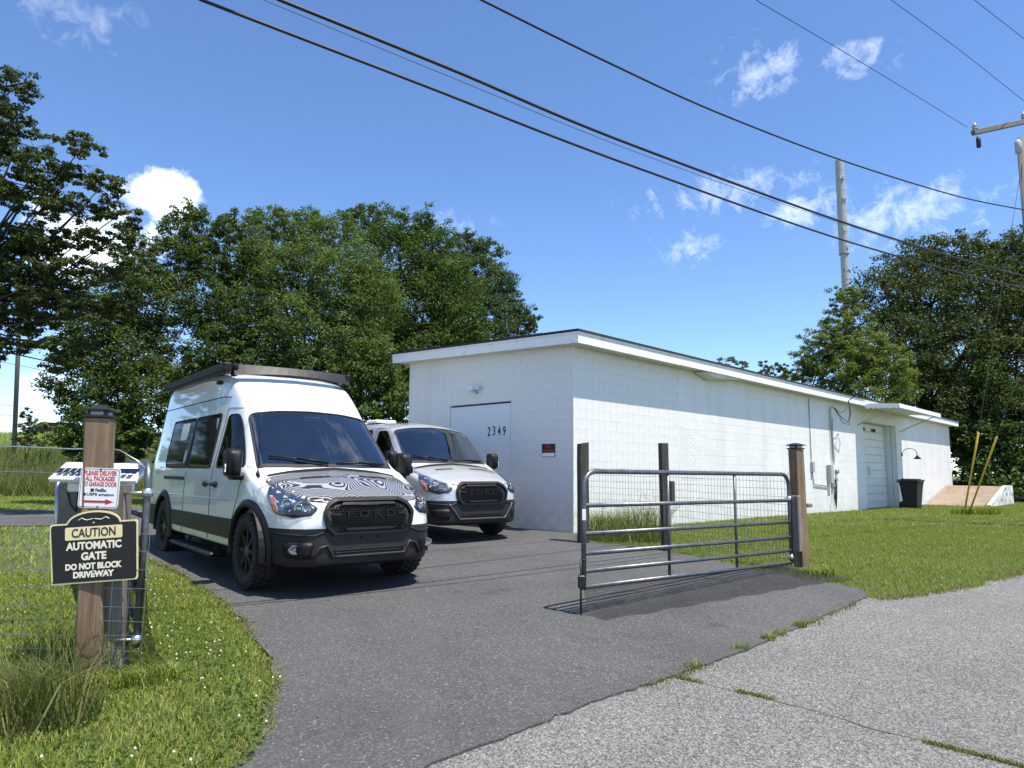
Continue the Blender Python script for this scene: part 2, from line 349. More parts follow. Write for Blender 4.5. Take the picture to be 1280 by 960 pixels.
# marbled black and white bonnet wrap
q = mm('marble_wrap', g(.5), .3, 0, .5, .6)
base = q.map((1, 1, .4)); warp = q.n('ShaderNodeTexNoise'); warp.inputs['Scale'].default_value = 1.9; warp.inputs['Detail'].default_value = 1.2; q.l(base, warp.inputs['Vector'])
vv = q.n('ShaderNodeVectorMath', operation='MULTIPLY_ADD'); q.l(warp.outputs['Color'], vv.inputs[0]); vv.inputs[1].default_value = (1.5, 1.5, 1.5); q.l(base, vv.inputs[2])
w = q.n('ShaderNodeTexWave'); w.inputs['Scale'].default_value = 7.5; w.inputs['Distortion'].default_value = 1.2; w.inputs['Detail'].default_value = 1; q.l(vv.outputs[0], w.inputs['Vector'])
q.col(q.ramp(w.outputs['Fac'], [(.45, g(.012)), (.68, g(.32))]))
# fine plastic netting
def netmat(name, dens, cell):
    m = bpy.data.materials.new(name); m.use_nodes = True; t = m.node_tree; b = t.nodes['Principled BSDF']; b.inputs['Base Color'].default_value = (.018, .018, .018, 1); b.inputs['Roughness'].default_value = .7
    c = t.nodes.new('ShaderNodeTexCoord'); mp = t.nodes.new('ShaderNodeMapping'); mp.inputs['Scale'].default_value = (1/cell,)*3; t.links.new(c.outputs['UV'], mp.inputs[0])
    s = t.nodes.new('ShaderNodeSeparateXYZ'); t.links.new(mp.outputs[0], s.inputs[0]); ms = []
    for i in (0, 1):
        f = t.nodes.new('ShaderNodeMath'); f.operation = 'FRACT'; t.links.new(s.outputs[i], f.inputs[0]); h = t.nodes.new('ShaderNodeMath'); h.operation = 'LESS_THAN'; h.inputs[1].default_value = dens; t.links.new(f.outputs[0], h.inputs[0]); ms.append(h.outputs[0])
    mxm = t.nodes.new('ShaderNodeMath'); mxm.operation = 'MAXIMUM'; t.links.new(ms[0], mxm.inputs[0]); t.links.new(ms[1], mxm.inputs[1])
    tr = t.nodes.new('ShaderNodeBsdfTransparent'); mx = t.nodes.new('ShaderNodeMixShader'); t.links.new(mxm.outputs[0], mx.inputs[0]); t.links.new(tr.outputs[0], mx.inputs[1]); t.links.new(b.outputs[0], mx.inputs[2]); t.links.new(mx.outputs[0], t.nodes['Material Output'].inputs[0]); M[name] = m
netmat('netting', .28, .012); netmat('netting_thick', .34, .012)
# ------------------------------------------------------------------ ground
def gz0(Y):
    if Y <= 12.5: return .31*max(Y, -30)/12.5
    if Y <= 18: return .31
    if Y <= 28: return .31-.014*(Y-18)
    return .17
def sm(t): t = min(max(t, 0), 1); return t*t*(3-2*t)
def gz(X, Y):
    z = gz0(Y)
    if Y > 30 and X < 0: z += 4.6*sm((Y-32)/42)*sm((-X-8)/10)
    return z
def gnd(px, py):
    d = ray(px, py); Y = 5.0
    for i in range(80): Y = .5*Y+.5*min((CAMH-gz0(Y))/max(-d.z, 1e-4), 400)
    return Vector((d.x*Y, Y, gz0(Y)))
xs = sorted(set([-400, -250, -160, -120, -90, 60, 90, 120, 160, 250, 400]+[float(v) for v in np.arange(-70, 46, 2.5)]))
ys = sorted(set([-120, -60, -30, 250, 400, 700]+[float(v) for v in np.arange(-20, 31, 2.0)]+[0, 12.5, 18, 28]+[float(v) for v in np.arange(32, 82, 2.5)]+[95, 120, 160]))
V = [(x, y, gz(x, y)) for y in ys for x in xs]; nx = len(xs)
F = [(j*nx+i, j*nx+i+1, (j+1)*nx+i+1, (j+1)*nx+i) for j in range(len(ys)-1) for i in range(nx-1)]
me = bpy.data.meshes.new('lawn'); me.from_pydata(V, [], F); me.update()
tag(finish('lawn', me, M['turf']), 'mown green lawn around the driveway and building', None, None, 'structure')
JOINT = [gnd(*p) for p in ((1085, 748), (1000, 787), (920, 821), (840, 850), (740, 882), (650, 919), (540, 960))]
dj = (JOINT[-1]-JOINT[0]).normalized()
JOINT = JOINT+[JOINT[-1]+dj*3, JOINT[-1]+dj*14]
EDGE_R = [gnd(*p) for p in ((1100, 752), (1150, 746), (1200, 737), (1245, 726), (1280, 716))]
de = (EDGE_R[-1]-EDGE_R[0]).normalized(); EDGE_R += [EDGE_R[-1]+de*6, EDGE_R[-1]+de*60]
jitter = random.Random(3)
def rag(P, amp=.03, step=.22):
    """edge of a poured surface: slightly ragged line through the points"""
    out = []
    for a, b in zip(P[:-1], P[1:]):
        L = (b-a).length; k = max(1, min(60, int(L/step))); nrm = Vector((-(b-a).y, (b-a).x, 0)).normalized()
        for i in range(k): out.append(a.lerp(b, i/k)+nrm*jitter.gauss(0, amp)*(1 if i else .5))
    return out+[P[-1]]
jr = rag(JOINT, .009, .07); er = rag(EDGE_R, .03)
STREET = [(p.x, p.y) for p in er[::-1]]+[(p.x, p.y) for p in jr]
a, b = Vector(STREET[0]), Vector(STREET[-1])
STREET += [(b.x+9, b.y-9), (a.x+9, a.y-10)]
LEFT = [gnd(*p) for p in ((300, 960), (325, 915), (342, 872), (342, 840), (326, 808), (300, 776), (262, 742), (222, 716), (190, 702), (150, 678), (110, 664), (70, 658), (0, 659), (-120, 662))]
LEFT = [LEFT[0]+Vector((-.25, -.55, 0)), LEFT[0]+Vector((-.1, -.25, 0))]+LEFT
FAR = [gnd(*p) for p in ((-120, 641), (0, 640), (70, 638), (150, 634))]
lb = [Vector((-7.5, 17.6, 0)), Vector((-2.6, 17.2, 0)), Vector((1.4, 13.4, 0))]
RIGHT = [gnd(*p) for p in ((722, 672), (748, 681), (800, 684), (832, 690), (880, 700), (935, 714), (985, 722), (1005, 727), (1050, 733), (1080, 741))]
DRIVE = [(p.x, p.y) for p in rag(LEFT, .025)]+[(p.x, p.y) for p in FAR+lb]+[(p.x, p.y) for p in rag(RIGHT, .02)]+[(p.x, p.y) for p in jr]
def sheet(name, poly, mt, off, label):
    bm = bmesh.new(); vs = [bm.verts.new((x, y, 0)) for x, y in poly]; f = bm.faces.new(vs)
    for y in [float(v) for v in np.arange(-18, 30, 2.0)]+[0, 12.5, 18, 28]:
        bmesh.ops.bisect_plane(bm, geom=bm.verts[:]+bm.edges[:]+bm.faces[:], plane_co=(0, y, 0), plane_no=(0, 1, 0))
    bmesh.ops.triangulate(bm, faces=bm.faces[:])
    for v in bm.verts: v.co.z = gz0(v.co.y)+off
    for e in [e for e in bm.edges if len(e.link_faces) == 1]:
        pass
    bmesh.ops.recalc_face_normals(bm, faces=bm.faces[:])
    if sum(f.normal.z for f in bm.faces) < 0: bmesh.ops.reverse_faces(bm, faces=bm.faces[:])
    ex = bmesh.ops.extrude_edge_only(bm, edges=[e for e in bm.edges if len(e.link_faces) == 1])          # broken edge of the slab
    for v in ex['geom']:
        if isinstance(v, bmesh.types.BMVert): v.co.z -= .06
    me = bpy.data.meshes.new(name); bm.to_mesh(me); bm.free()
    return tag(finish(name, me, mt), label, None, None, 'structure')
sheet('street', STREET, M['street_asphalt'], .012, 'pale worn street surface in the foreground')
sheet('driveway', DRIVE, M['driveway_asphalt'], .026, 'dark asphalt driveway leading to the vans')
def inside(poly, X, Y):
    P = np.array(poly); c = np.zeros(len(X), bool); n = len(P); j = n-1
    for i in range(n):
        xi, yi, xj, yj = *P[i], *P[j]
        if yi != yj: c ^= ((yi > Y) != (yj > Y)) & (X < (xj-xi)*(Y-yi)/(yj-yi)+xi)
        j = i
    return c

# ------------------------------------------------------------------ the painted block building
C0 = gnd(717, 668); BROT = math.radians(45.8)
BU, BV = Vector((math.cos(BROT), math.sin(BROT), 0)), Vector((-math.sin(BROT), math.cos(BROT), 0))
def bw(u, v, z): return C0+BU*u+BV*v+Vector((0, 0, z-C0.z))
bld = thing('block_building', 'long low white painted block building with flat roof and garage door', 'building', (C0.x, C0.y, 0), BROT)
BL, BWD = 30.0, 5.2
OP0, OP1, OPZ = 16.9, 20.9, 3.45
D0, D1, DZ = 1.69, 3.64, 2.95
top = lambda v: 4.13+.034*(v+.35)
soff = lambda v: top(v)-.24
gl = G()                                                    # mortar plane behind the blocks
gl.box((.0985, (D0+.006)/2, 2.0), (.19, D0-.006, 4.1)); gl.box((.0985, (D1+BWD-.005)/2, 2.0), (.19, BWD-.005-D1, 4.1)); gl.box((.0985, (D0+D1)/2, (DZ+4.05)/2), (.19, D1-D0-.002, 4.05-DZ)); gl.box((.0985, (D0+D1)/2, .16), (.19, D1-D0-.002, .30))                                   # front
gl.box((OP0/2+.1, .0985, 2.0), (OP0-.22, .19, 3.95)); gl.box(((OP1+BL)/2, .0985, 2.0), (BL-OP1-.02, .19, 3.95)); gl.box(((OP0+OP1)/2, .0985, (OPZ+3.95)/2), (OP1-OP0-.02, .19, 3.95-OPZ))
gl.box((BL-.11, BWD/2, 2.0), (.18, BWD-.24, 4.0)); gl.box((BL/2, BWD-.11, 2.0), (BL-.42, .18, 4.15))
gl.box((OP1+.06, .55, 1.85), (.10, .68, 3.7)); gl.box((OP0-.06, .55, 1.85), (.10, .68, 3.7)); gl.box(((OP0+OP1)/2, .55, OPZ+.06), (OP1-OP0+.2, .68, .1))
gl.build('wall', M['mortar'], bld, local=True)
CH, BLK, JT = .2032, .4064, .0035
zc = [.48-CH*2+CH*k for k in range(20)]
cache = {}
def blk(t, c, w, h, axis, ch=.0045):
    """painted block: bed joints show as fine grooves, the painted-over end joints as hairlines"""
    a, b, e = (w-.0012)/2, h/2-.0012, .0012
    prof = [(.025, -b), (-.025+ch, -b), (-.025, -b+ch), (-.025, b-ch), (-.025+ch, b), (.025, b)]
    V = [(-a, d, z) for d, z in prof]+[(a, d, z) for d, z in prof]
    if axis == 'f': V = [(d, -l, z) for l, d, z in V]
    t.add([Vector(v)+Vector(c) for v in V], [(0, 1, 2, 3, 4, 5), (11, 10, 9, 8, 7, 6)]+[(k, 6+k, 6+(k+1) % 6, (k+1) % 6) for k in range(6)])
def blockmesh(w, h, axis):
    k = (round(w, 2), round(h, 2), axis)
    if k not in cache:
        t = G(); blk(t, (0, 0, 0), w, h, axis)
        me = bpy.data.meshes.new('block'); me.from_pydata(t.v, [], t.f); me.materials.append(M['painted_block']); cache[k] = me
    return cache[k]
blocks = []
for r, z in enumerate(zc):
    off = BLK/2 if r % 2 else 0
    # right wall
    u = -off
    while u < BL:
        a, b = max(u, 0), min(u+BLK, BL); u += BLK
        zt = min(z+CH, soff(0)+.08)
        if zt-z < .05: continue
        for s0, s1 in ((a, min(b, OP0)), (max(a, OP1), b)):
            if s1-s0 < .04:
                continue
            blocks.append(('r', s0, s1, z, zt))
        if z+CH > OPZ and a < OP1 and b > OP0 and z >= OPZ-.1: blocks.append(('r', max(a, OP0), min(b, OP1), max(z, OPZ), zt))
    v = -off-.2
    while v < BWD:
        a, b = max(v, .051), min(v+BLK, BWD); v += BLK
        zt = min(z+CH, soff((a+b)/2)+.06)
        if b-a < .04 or zt-z < .04: continue
        zz0 = z
        if b > D0 and a < D1:
            if zt <= DZ+.01: 
                for s0, s1 in ((a, min(b, D0)), (max(a, D1), b)):
                    if s1-s0 > .03: blocks.append(('f', s0, s1, z, zt))
                continue
            if zz0 < DZ: zz0 = DZ
        if zt-zz0 > .03: blocks.append(('f', a, b, zz0, zt))
def bdist(k):
    w, a, b, z, zt = k; p = bw((a+b)/2, 0, z) if w == 'r' else bw(0, (a+b)/2, z)
    return p.y*(1.0 if w == 'r' else 1.0)
blocks = [k for k in blocks if k[4] > .30]
blocks.sort(key=bdist); far = G(); nb = 0
for k in blocks:
    w, a, b, z, zt = k; dz = random.gauss(0, .0005); c = ((a+b)/2, .025+dz, (z+zt)/2) if w == 'r' else (.025+dz, (a+b)/2, (z+zt)/2)
    if nb < 298:
        o = bpy.data.objects.new('block', blockmesh(b-a, zt-z, w)); COL.objects.link(o); o.parent = bld; o.location = c; nb += 1
        o.scale = ((b-a-JT)/(round(b-a, 2)-JT), 1, (zt-z-JT)/(round(zt-z, 2)-JT)) if w == 'r' else (1, (b-a-JT)/(round(b-a, 2)-JT), (zt-z-JT)/(round(zt-z, 2)-JT))
    else: blk(far, c, b-a, zt-z, w)
o = far.build('far_blocks', M['painted_block'], bld, local=True); o['kind'] = 'stuff'
br = G()                                                    # bricked-up old openings
for (u0, u1, z0, z1) in ((4.0, 5.05, 1.35, 2.55), (9.6, 10.5, 1.2, 2.3)):
    r = 0; z = z0
    while z < z1:
        u = u0-(.1 if r % 2 else 0)
        while u < u1:
            a, b = max(u, u0), min(u+.2, u1); u += .205
            if b-a > .03: blk(br, ((a+b)/2, .0215+random.gauss(0, .0006), z+.0338), b-a, .0677, 'r', .003)
        z += .0677; r += 1
o = br.build('bricks', M['painted_block'], bld, local=True); o['kind'] = 'stuff'
# roof: felt, four fascia boards, drip strip, soffit
U0, U1, V0, V1 = -.30, BL+.35, -.36, BWD+.32
def slope_box(gm, u0, u1, v0, v1, zlo, zhi):
    P = [(u, v, f(v)) for f in (zlo, zhi) for v in (v0, v1) for u in (u0, u1)]
    gm.add(P, [(0, 2, 3, 1), (4, 5, 7, 6), (0, 1, 5, 4), (2, 6, 7, 3), (0, 4, 6, 2), (1, 3, 7, 5)])
t = G(); slope_box(t, U0-.03, U1+.03, V0-.03, V1+.03, lambda v: top(v)+.001, lambda v: top(v)+.045); rf = t.build('roof', M['roof_felt'], bld, local=True)
cuts = [U0, 3.4, 8.1, 12.9, 17.4, 22.6, 27.0, U1]
for a, b in zip(cuts[:-1], cuts[1:]):
    t = G(); slope_box(t, a+.002, b-.002, V0, V0+.025, lambda v: top(v)-.215-random.uniform(0, .012), lambda v: top(v)-.045); t.build('fascia_board', M['fascia_paint'], rf, local=True)
t = G(); slope_box(t, U0-.012, U1+.01, V0-.012, V0+.02, lambda v: top(v)-.043, lambda v: top(v)-.001); t.build('drip_edge', M['fascia_paint'], rf, local=True)
t = G(); slope_box(t, U0-.012, U0+.02, V0+.021, V1, lambda v: top(v)-.043, lambda v: top(v)-.001); t.build('drip_edge', M['fascia_paint'], rf, local=True)
for a, b in ((V0+.026, 2.4), (2.404, V1)):
    t = G(); slope_box(t, U0, U0+.025, a, b, lambda v: top(v)-.215, lambda v: top(v)-.045); t.build('fascia_board', M['fascia_paint'], rf, local=True)
t = G(); slope_box(t, U1-.025, U1, V0+.026, V1, lambda v: top(v)-.215, lambda v: top(v)-.045); t.build('fascia_board', M['fascia_paint'], rf, local=True)
t = G(); slope_box(t, U0+.026, U1-.026, V0+.026, V1, lambda v: top(v)-.21, lambda v: top(v)-.19); t.build('soffit', M['soffit_paint'], rf, local=True)
t = G(); t.add([(4.6, -.33, 3.905), (6.6, -.33, 3.905), (6.6, -.02, 3.90), (4.6, -.02, 3.90), (5.1, -.30, 3.80), (6.2, -.32, 3.86), (6.3, -.05, 3.88), (5.2, -.06, 3.76)], [(0, 1, 5, 4), (1, 2, 6, 5), (2, 3, 7, 6), (3, 0, 4, 7), (4, 5, 6, 7)]); t.build('sagging_soffit_panel', M['soffit_paint'], rf, local=True)
# front door with its numerals
t = G(); t.box((.075, (D0+D1)/2, (DZ+.30)/2), (.05, D1-D0-.002, DZ-.30)); t.build('door_recess', M['door_gap'], bld, local=True)
for a, b in ((D0+.018, D1-.012),):
    t = G(); t.bbox((.03, (a+b)/2, (DZ-.035+.36)/2), (.045, b-a, DZ-.035-.36), .004); dr = t.build('door', M['door_paint'], bld, local=True)
    if a < 2:
        t = G(); t.tube([(-.03, 2.58, 1.40), (.01, 2.58, 1.40)], .012); t.tube([(-.032, 2.58, 1.34), (-.032, 2.58, 1.46)], .012); t.build('handle', M['galvanised'], dr, local=True)
        for i, ch in enumerate('2349'):
            text('numeral', ch, .30, frame((.004, 2.345-i*.155, 2.325+random.uniform(-.008, .008)), (0, -.62, 0), (0, 0, .92), (-1, 0, 0)), M['numeral_black'], dr, .003, .002).matrix_parent_inverse = Matrix()
t = G(); t.bbox((-.012, (D0+D1)/2, DZ+.018), (.05, D1-D0+.08, .03), .005); t.build('drip_cap', M['door_paint'], bld, local=True)
for o in [c for c in bpy.data.objects if c.name.startswith('numeral')]: o.data.transform(MW[bld])   # letters were given in the building's frame
# recessed garage door made of boards, with vents and handle
dz0, dz1 = .12, OPZ
t = G(); t.box(((OP0+OP1)/2, .50, (dz0+dz1)/2), (OP1-OP0-.05, .04, dz1-dz0)); gd = t.build('garage_door', M['mortar'], bld, local=True)
for k in range(11):
    h = (dz1-dz0)/11; t = G(); t.bbox(((OP0+OP1)/2, .455+random.uniform(0, .006), dz0+h*(k+.5)), (OP1-OP0-.08, .045, h-.014), .006); t.build('panel', M['garage_paint'], gd, local=True)
for uu in (18.2, 19.5):
    t = G(); t.bbox((uu, .425, 3.22), (.5, .02, .12), .004); t.build('vent', M['door_gap'], gd, local=True)
t = G(); t.tube([(18.6, .43, 1.45), (18.6, .39, 1.47), (18.6, .39, 1.75), (18.6, .43, 1.77)], .02); t.build('handle', M['grey_box'], gd, local=True)
# corrugated awning over it
AU0, AU1, AV = 16.1, 21.7, -1.45
aw = G(); nk = 70; V = []; az = lambda v: 3.97+.16*v/1.45*.6
for k in range(nk+1):
    u = AU0+(AU1-AU0)*k/nk; dz = .02*math.cos(k*math.pi)
    for v in (-.30, AV): V += [(u, v, 4.00-.12*(-v/1.45)+dz), (u, v, 4.00-.12*(-v/1.45)+dz-.012)]
F = []
for k in range(nk):
    a = 4*k; F += [(a, a+4, a+6, a+2), (a+1, a+3, a+7, a+5), (a+2, a+6, a+7, a+3), (a, a+1, a+5, a+4)]
aw.add(V, F); awn = aw.build('awning', M['fascia_paint'], bld, local=True)
t = G(); t.bbox(((AU0+AU1)/2, AV-.014, 3.86), (AU1-AU0+.06, .022, .15), .004); t.build('front_valance', M['fascia_paint'], awn, local=True)
t = G(); pr = [(-.36, 4.0), (AV, 3.94)]
for k in range(12, -1, -1):
    v = -.36+(AV+.36)*k/12; zb = 3.80 if k % 2 else 3.84; pr.append((v, zb-.03*k/12))
t.prism(pr, .02, frame((AU0-.03, 0, 0), (0, 1, 0), (0, 0, 1), (1, 0, 0))); t.build('side_valance', M['fascia_paint'], awn, local=True)
for uu in (AU0+.2, AU1-.2):
    t = G(); t.tube([(uu, -.01, 3.25), (uu, -.7, 3.56), (uu, AV+.06, 3.86)], .018, 6); t.build('bracket', M['grey_box'], awn, local=True)
# things fixed to the building but lifted off one by one
fl = thing('flood_light', 'white twin flood light above the numbered front door', 'light', tuple(bw(-.0, 2.73, 3.33)), BROT)
Rz = Matrix.Rotation
t = G(); t.lathe([(.055, 0), (.055, .025), (.03, .04), (.02, .05)], 16, frame((0, 0, 0), (0, 1, 0), (0, 0, 1), (-1, 0, 0)) @ Matrix.Diagonal((1, 1, 1, 1))); t.build('base', M['white_enamel'], fl, True, local=True)
for s in (-1, 1):
    d = Vector((-.7, .55*s, -.45)).normalized(); x = d.orthogonal().normalized(); 
    t = G(); t.lathe([(.025, 0), (.045, .04), (.07, .11), (.072, .15)], 16, frame((-.04, s*.045, 0), x, d.cross(x), d)); h = t.build('lamp_head', M['white_enamel'], fl, True, local=True)
    t = G(); t.lathe([(.06, 0), (.001, .004)], 16, frame(Vector((-.04, s*.045, 0))+d*.151, x, d.cross(x), d)); t.build('lens', M['lamp_chrome'], h, True, local=True)
t = G(); t.lathe([(.03, 0), (.032, .05), (.02, .075)], 12, frame((-.03, 0, -.07), (1, 0, 0), (0, 1, 0), (0, 0, -1))); t.build('motion_sensor', M['grey_box'], fl, True, local=True)
sg = thing('warning_sign', 'small black red and white warning sign on the shaded block wall', 'sign', tuple(bw(-.006, .63, 1.90)), BROT)
t = G(); t.bbox((0, 0, 0), (.006, .35, .26), .002); t.build('plate', M['sign_black'], sg, local=True)
t = G(); t.box((-.0042, 0, -.085), (.002, .325, .07)); t.build('white_panel', M['white_print'], sg, local=True)
LM = lambda y, z: MW[sg] @ frame((-.0046, y, z), (0, -1, 0), (0, 0, 1), (-1, 0, 0))
text('lettering', 'NO', .085, LM(0, .075), M['red_print'], sg, .0008, .002); text('lettering', 'TRESPASSING', .07, LM(0, -.005), M['red_print'], sg, .0008, .002, .31)
# service entrance: meter boxes, mast, weather head
el = thing('electric_service', 'grey electric meter boxes and conduit mast on the sunlit wall', 'electric meter', tuple(bw(13.45, 0, 1.2)), BROT)
t = G(); t.bbox((-.28, -.08, .28), (.24, .14, .62), .012); t.build('breaker_box', M['grey_box'], el, local=True)
t = G(); t.bbox((.06, -.07, .35), (.30, .12, .42), .012); mb = t.build('meter_box', M['white_enamel'], el, local=True)
t = G(); t.lathe([(.10, 0), (.10, .05), (.085, .09), (.04, .10)], 20, frame((.06, -.13, .38), (1, 0, 0), (0, 0, 1), (0, -1, 0))); t.build('meter', M['grey_box'], mb, True, local=True)
t = G(); t.bbox((.42, -.06, .32), (.22, .10, .50), .012); t.build('telephone_box', M['white_enamel'], el, local=True)
t = G(); t.bbox((.0, -.05, -.02), (.16, .08, .25), .01); t.build('junction_box', M['grey_box'], el, local=True)
t = G(); t.tube([(.06, -.05, .55), (.06, -.05, 2.35), (.06, -.07, 2.48), (.10, -.14, 2.52)], .028); t.build('mast', M['galvanised'], el, True, local=True)
t = G(); t.tube([(.25, -.03, .55), (.25, -.03, 2.15)], .014); t.build('conduit', M['galvanised'], el, True, local=True)
for k in range(4):
    t = G(); a = .05+.08*k; t.tube([(a, -.05, .1), (a+.02, -.055, -.25), (a*.6+.02, -.05, -.55-.1*k)], .012, 6); t.build('cable', M['cable_black'], el, True, local=True)
t = G(); t.tube([(.10, -.14, 2.5), (.35, -.3, 2.15), (.75, -.36, 2.02), (1.0, -.36, 2.3), (.95, -.37, 2.65), (.75, -.40, 2.72)], .012, 6); t.tube([(.10, -.14, 2.5), (.45, -.3, 1.98), (.9, -.34, 1.95), (1.06, -.37, 2.35), (.75, -.42, 2.75)], .010, 6); t.tube([(.1, -.14, 2.5), (.3, -.3, 2.3), (.6, -.34, 2.4), (.75, -.42, 2.74)], .010, 6); t.build('drip_loop', M['cable_black'], el, True, local=True)
co = thing('wall_conduit', 'thin grey conduit with small box left of the electric meters', 'conduit', tuple(bw(11.75, 0, 1.7)), BROT)
t = G(); t.tube([(0, -.025, 2.15), (0, -.025, .1)], .014); t.tube([(.05, -.025, -.1), (.1, -.03, -.55), (.7, -.03, -.58), (1.3, -.03, -.62)], .016); t.build('pipe', M['galvanised'], co, True, local=True)
t = G(); t.bbox((.02, -.05, 0), (.14, .09, .32), .01); t.build('box', M['grey_box'], co, local=True)
gn = thing('gooseneck_lamp', 'black gooseneck barn lamp on the wall past the garage door', 'lamp', tuple(bw(21.55, 0, 2.30)), BROT)
t = G(); t.lathe([(.07, 0), (.07, .03), (.02, .04)], 16, frame((0, 0, 0), (1, 0, 0), (0, 0, 1), (0, -1, 0))); t.build('wall_plate', M['black_metal'], gn, True, local=True)
t = G(); t.tube([(0, -.03, 0)]+[(0.02, -.30-.27*math.cos(a), .02+.24*math.sin(a)) for a in [math.radians(v) for v in (170, 140, 110, 80, 50, 25, 5)]][0:]+[(0.02, -.57, -.05)], .013, 8); t.build('arm', M['black_metal'], gn, True, local=True)
t = G(); t.lathe([(.03, .0), (.05, -.05), (.17, -.16), (.175, -.18), (.165, -.18), (.05, -.06)], 20, Matrix.Translation((.02, -.57, -.03)) @ Matrix.Scale(.85, 4)); t.build('lamp_shade', M['black_metal'], gn, True, local=True)
# wheelie bin
pb = at(1140, 620, 26.9); bn = thing('trash_can', 'black wheeled trash can beside the garage door', 'trash can', (pb.x, pb.y, gz0(26.9)), BROT-.1)
t = G(); S = [(.0, .40, .44), (.10, .44, .48), (.75, .56, .60), (.98, .60, .66), (1.02, .64, .70), (1.05, .64, .70)]; V = []
for z, w, d in S: V += [(w/2*sx, d/2*sy, z) for sx, sy in ((-1, -1), (1, -1), (1, 1), (-1, 1))]
t.add(V, [(i*4+k, i*4+(k+1) % 4, i*4+4+(k+1) % 4, i*4+4+k) for i in range(len(S)-1) for k in range(4)]+[(3, 2, 1, 0)]); t.build('body', M['bin_plastic'], bn, local=True)
t = G(); t.bbox((0, 0, 1.08), (.70, .76, .05), .02); t.bbox((0, 0, 1.12), (.5, .55, .04), .018); t.build('lid', M['bin_plastic'], bn, local=True)
t = G(); t.tube([(-.28, .42, 1.02), (.28, .42, 1.02)], .022); t.build('handle', M['bin_plastic'], bn, True, local=True)
t = G(); t.box((0, -.302, .86), (.26, .004, .09)); t.build('label_plate', M['grey_box'], bn, local=True)
for s in (-1, 1):
    t = G(); t.lathe([(.13, -.03), (.14, -.02), (.14, .02), (.13, .03)], 20, frame((s*.27, .24, .14), (0, 1, 0), (0, 0, 1), (1, 0, 0))); t.build('wheel', M['tyre_rubber'], bn, True, local=True)
# sloped concrete loading ramp
rp = thing('loading_ramp', 'stained concrete ramp with peeling white side by the far wall', 'ramp', tuple(bw(24.4, 0, .12)), BROT)
t = G(); t.add([(0, -.05, 0), (4.3, -.05, .86), (4.3, -2.3, .86), (0, -2.15, 0), (0, -.05, -.3), (4.3, -.05, -.3), (4.3, -2.3, -.3), (0, -2.15, -.3)], [(0, 3, 2, 1), (4, 5, 6, 7), (0, 1, 5, 4), (1, 2, 6, 5), (2, 3, 7, 6), (3, 0, 4, 7)]); t.build('slab', M['rusty_concrete'], rp, local=True)
t = G(); t.add([(.35, -2.42, -.1), (4.9, -2.56, -.1), (4.9, -2.56, .90), (3.6, -2.52, .90), (.35, -2.42, .12), (.35, -2.27, -.1), (4.9, -2.38, -.1), (4.9, -2.38, .90), (3.6, -2.36, .90), (.35, -2.27, .12)], [(0, 1, 2, 3, 4), (9, 8, 7, 6, 5), (0, 5, 6, 1), (1, 6, 7, 2), (2, 7, 8, 3), (3, 8, 9, 4), (4, 9, 5, 0)]); t.build('side_wall', M['peeling_paint'], rp, local=True)
t = G(); t.box((4.6, -1.2, .3), (.55, 2.3, 1.1)); t.build('landing', M['rusty_concrete'], rp, local=True)
# ------------------------------------------------------------------ vans
ZS = .20          # the tables below are heights above the camera's ground; the van stands this much higher
def loft_body(prof, R):
    """ring-lofted van shell; prof = tables over the distance from the front bumper"""
    L = prof['len']
    st = [0, .006, .014, .024, .036, .05, .066, .084, .105, .13, .16, .195, .235, .28]
    x = .33
    while x < 3.0: st.append(round(x, 3)); x += .055
    while x < L-.4: st.append(round(x, 3)); x += .12
    st += [L-.34, L-.27, L-.2, L-.14, L-.09, L-.05, L-.02, L]
    ip = lambda tab, q: float(np.interp(q, [a for a, b in tab], [b for a, b in tab]))
    def zsm(q):
        if q < 1.8: return ip(prof['zt'], q)
        return float(np.mean([ip(prof['zt'], q+d) for d in np.linspace(-min(.28, q-1.75), min(.28, q-1.75), 9)]))
    NS = 46; bm = bmesh.new(); rings = []
    for q in st:
        zt, (yt, cr, yb, zs, zb) = zsm(q), (ip(prof[k], q) for k in ('yt', 'cr', 'yb', 'zs', 'zb'))
        ze = zt-cr; ysh = yb-.015
        C = [(0, zt), (.5*yt, zt-.16*cr), (yt-.13, zt-.62*cr), (yt-.03, ze+.2*cr), (yt+.02, ze-.05), (yt+.30*(ysh-yt), ze-.30*(ze-zs)), (yt+.72*(ysh-yt), ze-.74*(ze-zs)), (ysh, zs), (yb, zs-.35*(zs-.6)), (yb, zs-.7*(zs-.6)), (yb-.005, .60), (yb-.02, zb+.04), (yb-.07, zb), (yb-.2, zb-.005), (0, zb-.01)]
        nar = .965-.05*(1-sm(q/1.1)); C = [(a_*nar, b_) for a_, b_ in C]
        pts = []; n = len(C)
        for i in range(NS):                                  # quadratic clamped B-spline
            u = i/(NS-1)*(n-2); k = min(int(u), n-3); f = u-k
            p0 = Vector(C[k]) if k == 0 else (Vector(C[k])+Vector(C[k+1]))/2
            p2 = Vector(C[k+2]) if k == n-3 else (Vector(C[k+1])+Vector(C[k+2]))/2
            pts.append(p0*(1-f)**2+Vector(C[k+1])*2*f*(1-f)+p2*f*f)
        pts = [Vector((p.x, p.y-ZS)) for p in pts]
        X = prof['x0']-q; ring = [bm.verts.new((X, p.x, p.y)) for p in pts]+[bm.verts.new((X, -p.x, p.y)) for p in pts[-2:0:-1]]
        rings.append(ring)
    m = len(rings[0])
    for a, b in zip(rings[:-1], rings[1:]):
        for k in range(m): bm.faces.new((a[k], a[(k+1) % m], b[(k+1) % m], b[k]))
    bm.faces.new(rings[0][::-1]); bm.faces.new(rings[-1])
    bmesh.ops.recalc_face_normals(bm, faces=bm.faces[:]); return bm
